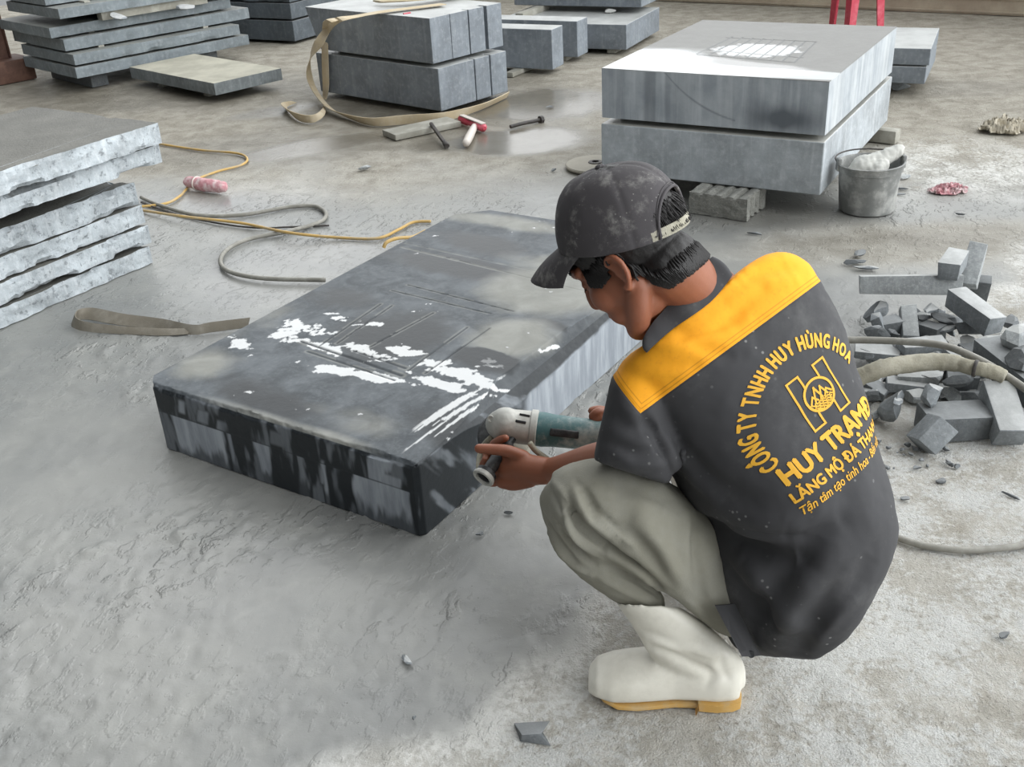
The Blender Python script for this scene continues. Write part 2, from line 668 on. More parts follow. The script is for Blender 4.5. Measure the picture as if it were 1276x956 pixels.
def m_wet_top(name='rinsed_block_stone'):
    """upper block of the right hand stack: sawn sides, a wet and dusty top"""
    t = NT(name)
    film, tan, groove, pale, dark = (t.attr(a) for a in ('film', 'tan', 'groove', 'pale', 'dark'))
    n = t.noise(8, 6, .6)
    st = t.noise(1.0, 5, .62, vec=t.map((40, 40, 2.5)))
    c = t.mix(t.ramp(n, .3, .7), S(150, 157, 163), S(178, 184, 188))
    c = t.mix(t.math('MULTIPLY', t.ramp(st, .42, .7), .38), c, S(208, 213, 216))
    c = t.mix(dark, c, S(92, 98, 104))
    c = t.mix(pale, c, S(206, 209, 208))
    c = t.mix(tan, c, S(116, 113, 107))
    c = t.mix(t.math('MULTIPLY', groove, .75), c, S(96, 99, 100))
    r = t.mixf(film, .6, .12)
    b = t.bump(t.noise(80, 4, .6), t.mixf(film, .25, .03), .003)
    M[name] = t.out(c, r, b)


m_wet_top()


def m_floor():
    t = NT('yard_floor')
    wet, tan, crust, puddle, shine = (t.attr(a) for a in ('wet', 'tan', 'crust', 'puddle', 'shine'))
    big = t.noise(1.6, 6, .6)
    mid = t.noise(9, 7, .62, .4)
    fine = t.noise(70, 6, .68)
    grit = t.noise(260, 4, .6)
    dry = t.mix(t.ramp(mid, .32, .68), S(184, 179, 168), S(212, 209, 201))
    dry = t.mix(t.math('MULTIPLY', t.ramp(fine, .5, .72), .6), dry, S(222, 220, 214))
    dry = t.mix(t.math('MULTIPLY', t.ramp(fine, .3, .42, 1, 0), .4), dry, S(128, 120, 108))
    sl = t.mix(t.ramp(big, .35, .65), S(126, 127, 125), S(144, 144, 140))
    sl = t.mix(t.math('MULTIPLY', t.ramp(mid, .5, .75), .4), sl, S(158, 158, 153))
    tn = t.mix(t.ramp(mid, .3, .7), S(132, 126, 113), S(164, 159, 147))
    tn = t.mix(t.math('MULTIPLY', t.ramp(fine, .48, .75), .35), tn, S(188, 184, 174))
    c = t.mix(wet, dry, sl)
    c = t.mix(tan, c, tn)
    # lime white crust in patches of the dry floor
    cr = t.math('MULTIPLY', crust, t.ramp(t.math('ADD', t.math('MULTIPLY', t.noise(5, 6, .6), .7), t.math('MULTIPLY', fine, .5)), .54, .68))
    c = t.mix(cr, c, S(222, 222, 218))
    br = t.math('MULTIPLY', crust, t.ramp(t.noise(3.3, 6, .65, .3), .56, .72))
    c = t.mix(t.math('MULTIPLY', br, .45), c, S(150, 134, 108))
    # dark crumbs trodden in
    cv = t.vor(48)
    crumbs = t.math('MULTIPLY', t.ramp(cv, .05, .09, 1, 0), t.ramp(t.noise(4, 4, .6), .52, .62))
    c = t.mix(t.math('MULTIPLY', crumbs, .8), c, S(66, 63, 58))
    damp = t.attr('damp')
    c = t.mix(t.math('MULTIPLY', damp, t.ramp(mid, .25, .7, .9, .55)), c, S(104, 99, 88))
    c = t.mix(t.math('MULTIPLY', puddle, .8), c, S(108, 103, 93))
    r = t.mixf(wet, .85, t.ramp(mid, .3, .7, .30, .46))
    r = t.mixf(tan, r, .75)
    r = t.mixf(t.math('MULTIPLY', shine, 1), r, .22)
    r = t.mixf(damp, r, .42)
    r = t.mixf(puddle, r, .15)
    # relief: churned slurry, or gritty crust
    vec = t.map((1, 1, 1), (0, 0, .5))
    tilt = t.map((.62, 1, 1), vec=t.map((1, 1, 1), (0, 0, -1.15)))
    i1 = t.ramp(t.noise(19, 4, .55, .15, vec=tilt), .56, .63)
    i2 = t.ramp(t.noise(46, 4, .55, .15, vec=tilt), .57, .65)
    hs = t.math('ADD', t.math('MULTIPLY', i1, .8), t.math('ADD', t.math('MULTIPLY', i2, .55), t.math('MULTIPLY', t.noise(110, 4, .6), .22)))
    hd = t.math('ADD', t.math('MULTIPLY', fine, 1.0), t.math('ADD', t.math('MULTIPLY', grit, .5), t.math('MULTIPLY', mid, .7)))
    h = t.mixf(wet, hd, hs)
    churn = t.attr('churn')
    s = t.mixf(wet, 1.0, t.math('MULTIPLY', churn, .6))
    s = t.mixf(puddle, s, .02)
    b = t.bump(h, s, .009)
    b = t.bump(grit, t.mixf(t.math('MAXIMUM', puddle, wet), .5, .06), .004, b)
    M['yard_floor'] = t.out(c, r, b)


m_floor()
m_plain('brick_wall', S(122, 118, 108), .9, .25, 12, .6, 60, S(158, 154, 144), .5, 5)
m_plain('beam_paint', S(206, 196, 176), .7, .12, 14, .3, 80, S(120, 80, 62), .35, 1.6)
# ================================================================== yard floor
def build_floor():
    # rows get wider apart with distance
    nv, nu = 470, 620
    v = np.linspace(0, 1, nv)
    Y = .55 * (12.0 / .55) ** v
    u = np.linspace(-1, 1, nu)
    X = np.outer(1.25 + .95 * Y, u)
    Yg = np.repeat(Y[:, None], nu, 1)
    P = np.stack([X.ravel(), Yg.ravel(), np.zeros(nu * nv)], 1)
    x, y = P[:, 0], P[:, 1]
    n1 = fbm(P * 1.7, 4, 3)
    n2 = fbm(P * 5.0, 4, 5)

    def blob(px, py, rx, ry=None, soft=.6, rot=0):
        g = gp(px, py)
        ry = ry or rx
        dx, dy = x - g[0], y - g[1]
        cx, sy_ = math.cos(rot), math.sin(rot)
        a, b = dx * cx + dy * sy_, -dx * sy_ + dy * cx
        d = np.sqrt((a / rx) ** 2 + (b / ry) ** 2) + .35 * n1 + .2 * n2
        return 1 - sstep(1 - soft, 1 + soft * .4, d)
    # the dry crusted floor lies to the right of and behind the worker; slurry on the rest near the slab
    b0, b1 = gp(640, 900), gp(1010, 560)
    d = b1 - b0
    side = ((x - b0[0]) * d[1] - (y - b0[1]) * d[0]) / np.linalg.norm(d[:2])
    dry = sstep(-.10, .14, side + .16 * n1 + .10 * n2)
    dry = np.maximum(dry * (1 - sstep(3.2, 4.0, y)), .6 * blob(600, 965, .3, .10))
    wet = 1 - dry
    tan = sstep(4.3, 5.2, y + .5 * n1 + .15 * x)
    tan = np.maximum(tan, blob(1200, 120, 1.5, 1.2, .5))
    tan = np.maximum(tan, .7 * blob(1150, 300, .7, .25, .6))
    wet = wet * (1 - .6 * tan)
    crust = dry
    crust = np.maximum(crust, .6 * blob(1230, 210, .9, .5, .6))
    puddle = blob(690, 130, .55, .42, .3)
    puddle = np.maximum(puddle, blob(640, 175, .45, .3, .3))
    puddle = np.maximum(puddle, .8 * blob(400, 180, .5, .16, .4, .5))
    puddle = np.maximum(puddle, .8 * blob(330, 140, .35, .15, .4, .5))
    shine = np.maximum(blob(400, 330, .5, .5, .6), blob(200, 760, .5, .4, .6))
    shine = np.maximum(shine, blob(330, 240, .7, .4, .6)) * wet
    shine = np.maximum(shine, .85 * blob(560, 150, 1.0, .55, .6))
    churn = np.clip(.34 + .8 * sstep(.02, .38, n1 + .5 * n2), 0, 1)
    smooth = np.maximum.reduce([blob(470, 720, .42, .2, .5, .4), blob(80, 560, .3, .3, .5), blob(640, 690, .25, .25, .5), blob(860, 330, .8, .4, .5), blob(480, 230, .7, .25, .5)])
    churn = churn * (1 - .75 * smooth) * (1 - sstep(3.8, 5, y) * .6)
    damp = np.maximum.reduce([blob(180, 120, 1.5, .7, .7), .9 * blob(560, 130, 1.0, .8, .6), .8 * blob(300, 190, .9, .4, .6), .5 * blob(960, 265, .5, .2, .6), .55 * blob(1180, 110, .7, .25, .6), .6 * blob(1130, 300, .5, .16, .6)])
    # relief
    z = .004 * n1 * (1 - puddle)
    near = 1 - sstep(2.8, 3.6, y)
    rid = np.abs(fbm(P * np.array([9, 9, 1]), 3, 21))
    z += near * wet * churn * (.004 * (1 - sstep(.0, .16, rid)) * sstep(.0, .4, fbm(P * 3.1, 2, 31)))
    ca_, sa_ = math.cos(1.15), math.sin(1.15)
    PR = np.stack([(x * ca_ + y * sa_) * .45, -x * sa_ + y * ca_, z * 0], 1)
    z += near * wet * churn * (.004 * sstep(.22, .40, fbm(PR * 30, 3, 41)) + .004 * sstep(.26, .38, fbm(PR * 62, 3, 42)))
    z += near * wet * (.15 + churn) * (.0045 * sstep(.36, .46, fbm(P * 17, 2, 47)) - .003 * sstep(.40, .48, fbm(P * 21, 2, 49)))
    z += near * dry * .004 * fbm(P * 22, 3, 44)
    # a boot print in the slurry
    for (px, py, a) in ((62, 905, .75), (312, 846, .8)):
        g = gp(px, py)
        ca, sa = math.cos(a), math.sin(a)
        lx, ly = (x - g[0]) * ca + (y - g[1]) * sa, -(x - g[0]) * sa + (y - g[1]) * ca
        e = np.sqrt((lx / .085) ** 2 + (ly / (.032 + .008 * np.sin(lx * 24))) ** 2)
        z += np.where(e < 1, -.0018 * sstep(1, .8, e) + .0018 * (np.sin(lx * 330) > 0) * sstep(.95, .8, e), 0) + .0015 * np.exp(-((e - 1.1) / .12) ** 2)
    P[:, 2] = z - .004
    F = []
    idx = np.arange(nu * nv).reshape(nv, nu)
    q = np.stack([idx[:-1, :-1], idx[:-1, 1:], idx[1:, 1:], idx[1:, :-1]], -1).reshape(-1, 4)
    ob = mk('floor', P, q, M['yard_floor'], smooth=True)
    for k, vv in dict(wet=wet, tan=tan, crust=crust, puddle=puddle, shine=shine, churn=churn, damp=damp).items():
        attr(ob.data, k, np.clip(vv, 0, 1))
    tag(ob, 'grey slurry covered concrete yard floor turning to dry crust beside the worker', 'floor', kind='structure')
    return ob


build_floor()


def build_wall():
    # brick boundary wall behind the yard, with a painted steel beam lying along its foot
    a, b = gp(820, 2), gp(1276, 22)
    d = (b - a); d /= np.linalg.norm(d)
    nrm = np.array([-d[1], d[0], 0]) * (1 if -d[1] * 0 + d[0] > 0 else -1)
    p0, p1 = a - d * 6.5, b + d * 2.5
    L = np.linalg.norm(p1 - p0)
    off = nrm * .22
    parts = []
    up = np.array([0, 0, 1.])
    parts.append(box((p0 + p1) / 2 + nrm * .34 + up * .45, d * L / 2, nrm * .1, up * .47))
    rng = random.Random(3)
    row = 0
    z = .02
    while z < .9:
        s = (row % 2) * .11
        while s < L - .1:
            l = .2
            c = p0 + d * (s + l / 2) + nrm * .238 + up * (z + .038)
            parts.append(box(c, d * (l / 2 - .006 + rng.uniform(-.003, .003)), nrm * (.006 + rng.uniform(0, .004)), up * .034))
            s += .22
        z += .085; row += 1
    V, F = merge(*parts)
    ob = mk('wall_back', V, F, M['brick_wall'])
    tag(ob, 'low weathered grey brick wall closing off the back of the yard', 'wall', kind='structure')
    # H beam: two flanges and a web
    c = (a + b) / 2 + nrm * .12
    L2 = L / 2 - .3
    h = .13
    V, F = merge(box(c + up * .012, d * L2, nrm * .07, up * .012), box(c + up * (h - .012), d * L2, nrm * .07, up * .012), box(c + up * h / 2, d * L2, nrm * .012, up * h / 2))
    fl = [box(c + up * h / 2 - nrm * .056, d * L2, nrm * .008, up * (h / 2 - .022)), box(c + up * .02 - nrm * .075, d * L2, nrm * .004, up * .006)]
    V, F = merge((V, F), *fl)
    o = mk('steel_beam', V, F, M['beam_paint'], loc=c)
    tag(o, 'long beige painted steel beam with rust patches along the back wall', 'beam')


build_wall()
# ================================================================== stone blocks and slabs
UP = np.array([0, 0, 1.])


def yaw(a):
    a = math.radians(a)
    return np.array([math.cos(a), math.sin(a), 0]), np.array([-math.sin(a), math.cos(a), 0])


def hz(b, py):                             # height above b that shows at this row of the photo
    lo, hi = -.2, 1.35
    for _ in range(50):
        m = (lo + hi) / 2
        if proj([[b[0], b[1], m]])[0, 1] > py: lo = m
        else: hi = m
    return (lo + hi) / 2


def slab(name, K, a, lenR, lenL, z0, z1, mat, rough=(0, 0, 0, 0), chip=.0, seed=0, ds=.02, nz=6, skewL=0.0, skewR=0.0, label=None, cat='stone slab', group=None, notch=None):
    """stone with corner K nearest the camera, sides along yaw a (right/back) and 90 degrees on (left).
    rough: how broken each side is, order right side (along R from K), far, left, near (along L from K)"""
    dR, dL = yaw(a)
    K = np.array([K[0], K[1], 0.])
    corners = [K, K + dR * lenR, K + dR * lenR + dL * lenL, K + dL * lenL]
    outs = [-dL, dR, dL, -dR]
    pts, nr, amp, sv = [], [], [], []
    s = 0
    for i in range(4):
        A, B = corners[i], corners[(i + 1) % 4]
        L = np.linalg.norm(B - A)
        n = max(2, int(L / (ds if rough[i] > 0 else .15)))
        for k in range(n):
            t = k / n
            pts.append(A + (B - A) * t); nr.append(outs[i]); amp.append(rough[i]); sv.append(s + L * t)
        s += L
    pts, nr, amp, sv = np.array(pts), np.array(nr), np.array(amp), np.array(sv)
    T = z1 - z0
    rings = []
    tp = np.minimum.reduce([np.linalg.norm(pts - c_, axis=1) for c_ in corners])
    tp = np.clip(tp / .07, 0.0, 1) ** .8
    for j in range(nz + 1):
        h = j / nz
        q = np.stack([sv * 9, np.full(len(sv), h * T * 18 + seed * 7.3), np.full(len(sv), seed * 1.7)], 1)
        w = tp * amp * (1.0 * fbm(q, 4, seed) + .45 * fbm(q * 4, 3, seed + 5))
        P = pts + nr * w[:, None]
        zz = np.full(len(sv), z0 + T * h)
        if chip > 0:
            q2 = np.stack([sv * 7, np.full(len(sv), seed * 3.1), np.zeros(len(sv))], 1)
            act = (amp > 0) * tp
            if j == nz:
                c = np.clip(fbm(q2, 4, seed + 50) * 2 - .25, 0, 1) * chip * act
                P -= nr * (c * .9)[:, None]; zz -= c * .15
            if j == nz - 1:
                c = np.clip(fbm(q2, 4, seed + 50) * 2 - .25, 0, 1) * chip * act
                zz -= c * .5
            if j == 0:
                c = np.clip(fbm(q2, 4, seed + 70) * 2 - .25, 0, 1) * chip * act
                P -= nr * (c * .9)[:, None]
            if j == 1:
                c = np.clip(fbm(q2, 4, seed + 70) * 2 - .25, 0, 1) * chip * act
                zz += c * .6
        tl = (1 - h)
        P = P + dL * 0
        if skewL: P = P + np.outer(np.clip(((pts - K) @ dL) / lenL, 0, 1), dL) * (-skewL * tl)
        if skewR: P = P + np.outer(np.clip(((pts - K) @ dR) / lenR, 0, 1), dR) * (-skewR * tl)
        P[:, 2] = zz
        rings.append(P)
    V, F = loft(rings)
    loc = np.array([*((corners[0] + corners[2]) / 2)[:2], z0])
    ob = mk(name, V, F, mat, loc=loc, sharp=35, smooth=True)
    if not any(rough):
        b = ob.modifiers.new('edge', 'BEVEL'); b.width = .004; b.segments = 2; b.limit_method = 'ANGLE'
    if label: tag(ob, label, cat, group)
    return ob


# ---- the worked slab ------------------------------------------------------
SK = np.array([-.2200, 1.9170, 0.0])
SA = 56.55
SR, SL = yaw(SA)
SLEN, SWID, STH = 1.51, .885, .19


def slab_uv(px, py, z=STH):
    q = gp(px, py, z) - SK
    return float(q @ SL), float(q @ SR)


def build_worked():
    nu, nv, nh = 300, 440, 62
    us, vs, hs = np.linspace(0, SWID, nu), np.linspace(0, SLEN, nv), np.linspace(0, STH, nh)
    V, F = [], []

    def patch(A, B, fn, flip=False):
        base = sum(len(v) for v in V)
        a, b = np.meshgrid(A, B, indexing='ij')
        V.append(np.stack(fn(a.ravel(), b.ravel()), 1))
        i = np.arange(len(A) * len(B)).reshape(len(A), len(B)) + base
        F.append(np.stack([i[:-1, :-1], i[1:, :-1], i[1:, 1:], i[:-1, 1:]], -1).reshape(-1, 4))
    z = np.zeros_like
    patch(us, vs, lambda a, b: (a, b, z(a) + STH))
    patch(us, hs, lambda a, b: (a, z(a), b))
    patch(vs, hs, lambda a, b: (z(a), a, b))
    patch(us, hs[[0, 20, 40, 61]], lambda a, b: (a, z(a) + SLEN, b))
    patch(vs, hs, lambda a, b: (z(a) + SWID, a, b))
    patch(us[[0, -1]], vs, lambda a, b: (a, b, z(a)))
    Q = np.concatenate(V); F = np.concatenate(F)
    u, v, h = Q[:, 0].copy(), Q[:, 1].copy(), Q[:, 2].copy()
    nrm_top = np.isclose(h, STH)
    onfront = np.isclose(v, 0)
    onright = np.isclose(u, 0)
    # ground-down bevel along the right top edge, chips along the front top edge, cut corners
    q = np.stack([u * 14, v * 14, h * 14], 1)
    na, nb = fbm(q, 4, 2), fbm(q * 3.5, 3, 9)

    def cham(d1, d2, c, k1, k2, s1, s2):
        d = (d1 + d2) / np.maximum(c, 1e-6)
        m = np.where((d < 1) & (c > 1e-4), (1 - d) * c / 2, 0)
        Q[:, k1] += s1 * m; Q[:, k2] += s2 * m
        return m
    c = .006 + .05 * sstep(.12, .45, v) * (1 - .75 * sstep(.55, 1.15, v)) + .006 * na
    m1 = cham(u, STH - h, c, 0, 2, 1, -1)
    c2 = .010 + .010 * np.clip(na + .2, 0, 1) + .006 * nb
    cham(v, STH - h, c2, 1, 2, 1, -1)
    cham(SWID - u, STH - h, .006 + z(u), 0, 2, -1, -1)
    cham(SWID - u, v, .045 + z(u), 0, 1, -1, 1)
    cham(SWID - u, SLEN - v, .10 + z(u), 0, 1, -1, -1)
    cham(u, v, .012 + z(u), 0, 1, 1, 1)
    # grooves scored in the top
    G = []

    def line(a, b, w=.0030, dep=.003, col=1.0):
        w, dep = w * .75, dep * .7
        G.append((np.array(slab_uv(*a)), np.array(slab_uv(*b)), w, dep, col))
    for a, b in (((398, 431), (474, 379)), ((420, 428), (488, 381)), ((462, 432), (540, 390)), ((508, 462), (582, 408)), ((530, 465), (610, 409))):
        line(a, b, .0035)
    line((375, 425), (500, 468), .006, .004); line((383, 438), (492, 474), .004, .003)
    line((440, 437), (505, 459), .005, .003)
    line((488, 362), (612, 391), .003); line((508, 355), (640, 388), .003)
    line((500, 308), (745, 367), .0028, .002, -.8)
    line((490, 300), (700, 345), .002, .0015, -.4)
    groove = z(u); light = z(u); gz = z(u)
    UVp = np.stack([u, v], 1)
    for a, b, w, dep, col in G:
        ab = b - a
        t = np.clip(((UVp - a) @ ab) / (ab @ ab), 0, 1)
        d = np.linalg.norm(UVp - a - t[:, None] * ab, axis=1)
        k = np.exp(-(d / w) ** 2) * nrm_top
        gz = np.maximum(gz, k * dep)
        if col > 0: groove = np.maximum(groove, k)
        else: light = np.maximum(light, k * -col)
        light = np.maximum(light, .5 * np.exp(-((d - w * 2.2) / w) ** 2) * nrm_top * (na > -.1))
    Q[:, 2] -= gz
    # ---- where it is wet, filmed with water, dusted with slurry
    P2 = np.stack([u, v, z(u)], 1)
    n1, n2, n3 = fbm(P2 * 5, 4, 11), fbm(P2 * 22, 4, 12), fbm(P2 * 70, 3, 13)
    dR_ = np.array([1., 0])
    stretch = fbm(np.stack([(u * .6 + v * .8) * 60, (u * .8 - v * .6) * 12, z(u)], 1), 4, 19)

    def blob(px, py, a, b, rot):
        g = slab_uv(px, py)
        du, dv = u - g[0], v - g[1]
        cr, sr = math.cos(rot), math.sin(rot)
        return np.exp(-(((du * cr + dv * sr) / a) ** 2 + ((-du * sr + dv * cr) / b) ** 2))
    # film of standing water, its white sky glints tinted pale in the shader: shapes seen from the photo, edges broken by surface tension
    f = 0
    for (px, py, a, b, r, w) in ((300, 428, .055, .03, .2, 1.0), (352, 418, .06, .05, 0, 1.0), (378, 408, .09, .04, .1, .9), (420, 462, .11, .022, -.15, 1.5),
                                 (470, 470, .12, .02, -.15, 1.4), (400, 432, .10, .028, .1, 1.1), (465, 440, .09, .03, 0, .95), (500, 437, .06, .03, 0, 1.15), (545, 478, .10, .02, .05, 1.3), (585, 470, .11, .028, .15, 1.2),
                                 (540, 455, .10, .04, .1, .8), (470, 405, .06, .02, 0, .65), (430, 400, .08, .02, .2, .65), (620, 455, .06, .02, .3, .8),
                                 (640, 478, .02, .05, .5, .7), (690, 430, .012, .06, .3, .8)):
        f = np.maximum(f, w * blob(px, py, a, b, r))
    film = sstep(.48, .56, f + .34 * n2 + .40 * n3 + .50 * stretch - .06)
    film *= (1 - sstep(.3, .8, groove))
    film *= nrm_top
    wetb = np.maximum.reduce([blob(605, 450, .13, .07, .1), .9 * blob(480, 420, .22, .2, 0), .85 * blob(560, 330, .4, .10, 0), .8 * blob(600, 305, .3, .10, .1), .85 * blob(330, 500, .3, .1, .1),
                              .9 * blob(570, 545, .2, .10, .4), .9 * blob(690, 405, .09, .03, .2), .55 * blob(420, 370, .3, .14, .2)])
    wet = sstep(.35, .75, wetb + .25 * n1 + .12 * n2)
    sl = np.maximum.reduce([1.35 * blob(690, 360, .20, .20, 0), 1.2 * blob(640, 420, .13, .14, 0), .9 * blob(700, 330, .24, .10, 0), .9 * blob(250, 455, .12, .12, 0), .85 * blob(330, 520, .45, .035, 0), .6 * blob(330, 400, .12, .2, 0), .9 * blob(620, 275, .5, .07, 0), .55 * blob(430, 520, .3, .08, 0)])
    slur = sstep(.35, .9, sl + .3 * n1 + .1 * n2) * (1 - .8 * film)
    slur = np.where(nrm_top, np.maximum(slur * .85, light * .9), 0)
    wet = np.where(nrm_top, wet * (1 - .6 * slur), 0)
    # streaks dragged by the grinder along the ground edge
    g0 = slab_uv(585, 510)
    du, dv = u - g0[0], v - g0[1]
    e0, e1 = np.array(slab_uv(522, 550)), np.array(slab_uv(645, 474))
    ad = (e1 - e0) / np.linalg.norm(e1 - e0)
    sv_ = du * ad[0] + dv * ad[1]
    cu = du * ad[1] - dv * ad[0] + .35 * sv_ ** 2
    lines_ = fbm(np.stack([cu * 95, sv_ * 4.5, z(u)], 1), 4, 51)
    zone = np.exp(-((cu / .06) ** 2 + (sv_ / .20) ** 2))
    sfilm = sstep(.06, .13, lines_ + .12 * n3 - .30 * (1 - zone)) * nrm_top * (m1 < .004) * sstep(.2, .35, zone + .15 * n2)
    film = np.maximum(film, sfilm)
    slur = slur * (1 - sfilm)
    dk = sstep(.42, .58, blob(606, 446, .115, .050, .1) + .22 * n2 + .1 * n1) * nrm_top  # dark reflection in the film, painted as a patch of dark wet stone
    wet = np.maximum(wet * (1 - .3 * slur), dk); slur = slur * (1 - dk)
    film = np.maximum(film * (1 - .75 * dk), 0)
    # ---- sides
    front = onfront & ~nrm_top
    w1 = fbm(np.stack([u * 16, h * 5, z(u)], 1), 4, 23)
    w2 = fbm(np.stack([u * 60, h * 14, z(u)], 1), 3, 24)
    s_ = u + .020 * w1 + .008 * w2 + .05 * (h - .06) * fbm(np.stack([u * 8, z(u), z(u)], 1), 2, 3)
    line_h = .115
    low = h < line_h
    pf = z(u)
    for a, b, x in ((.60, .795, 1), (.575, .588, .9), (.455, .505, .9), (.335, .36, .5), (.265, .285, .8), (.225, .24, .35), (.02, .185, 1), (.81, .83, .35)):
        pf = np.maximum(pf, x * sstep(a - .005, a + .005, s_) * (1 - sstep(b - .005, b + .005, s_)) * low * (.25 + .75 * sstep(.012, .045, h + .035 * w2 + .02 * w1)))
    for a, b, x, h0, h1 in ((.09, .14, .9, .12, .19), (.055, .10, .8, .115, .15), (.735, .76, .7, .135, .175), (.655, .70, .6, .125, .165), (.59, .62, .5, .12, .15), (.285, .297, .6, .06, .13), (.4, .44, .3, .13, .17)):
        ss = s_ + (h - h0) * .25
        pf = np.maximum(pf, x * sstep(a - .006, a + .006, ss) * (1 - sstep(b - .006, b + .006, ss)) * sstep(h0 - .01, h0, h) * (1 - sstep(h1 - .012, h1, h)))
    pf = np.maximum(pf, .38 * sstep(.0, .5, w1 + .7 * w2))
    redline = front & (np.abs(h - line_h) < .0016)
    right = onright & ~nrm_top & ~onfront
    edge = .62 - 2.2 * (STH - h) + .05 * w1 + 0 * v
    vedge = fbm(np.stack([v * 14, h * 6, z(u)], 1), 4, 33)
    pr = sstep(.40, .50, v + .05 * vedge + .9 * (0.1 - h) * -1 * 0) * sstep(.0, .02, (STH - h) - m1 * 1.2 - .045 * (1 - sstep(.5, 1.2, v)) + .012 * vedge)
    swirl = fbm(np.stack([(v + h * .8) * 26, (h - v * .4) * 8, z(u)], 1), 4, 35)
    pr = np.maximum(pr, .42 * sstep(.1, .5, swirl) * (v < .5))
    pale = np.where(front, pf * .95, np.where(right, pr, np.where(nrm_top | onfront, 0, .5)))
    wet = np.where(front | right, .92 * (1 - pale * .6), wet)
    pale = np.where(nrm_top, 0, pale)
    wet = np.where(m1 > .002, np.maximum(wet, .55), wet)
    W = SK + np.outer(Q[:, 0], SL) + np.outer(Q[:, 1], SR) + np.outer(Q[:, 2], UP)
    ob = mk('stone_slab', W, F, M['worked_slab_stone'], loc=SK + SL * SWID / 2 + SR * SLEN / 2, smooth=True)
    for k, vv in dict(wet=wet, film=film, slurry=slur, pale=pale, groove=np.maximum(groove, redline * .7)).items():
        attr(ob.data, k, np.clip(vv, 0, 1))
    bm = bmesh.new(); bm.from_mesh(ob.data)
    bmesh.ops.remove_doubles(bm, verts=bm.verts, dist=.0003)
    bmesh.ops.recalc_face_normals(bm, faces=bm.faces)
    bm.to_mesh(ob.data); bm.free()
    ob.data.set_sharp_from_angle(angle=math.radians(50))
    tag(ob, 'large wet dark stone slab with scored lines that the worker is grinding', 'stone slab')


build_worked()

# ---- stack of two blocks at the right ------------------------------------
RA = 58.9
RR, RL = yaw(RA)
slab('stone_block', gp(1021.6, 243.7, .09), 59.0, 1.19, .925, .09, .296, M['sawn_stone_light'],
     label='pale grey stone block, lower of the two stacked beside the bucket', cat='stone block')
for i, (px, s) in enumerate(((770, .0), (1012, .0))):
    pass


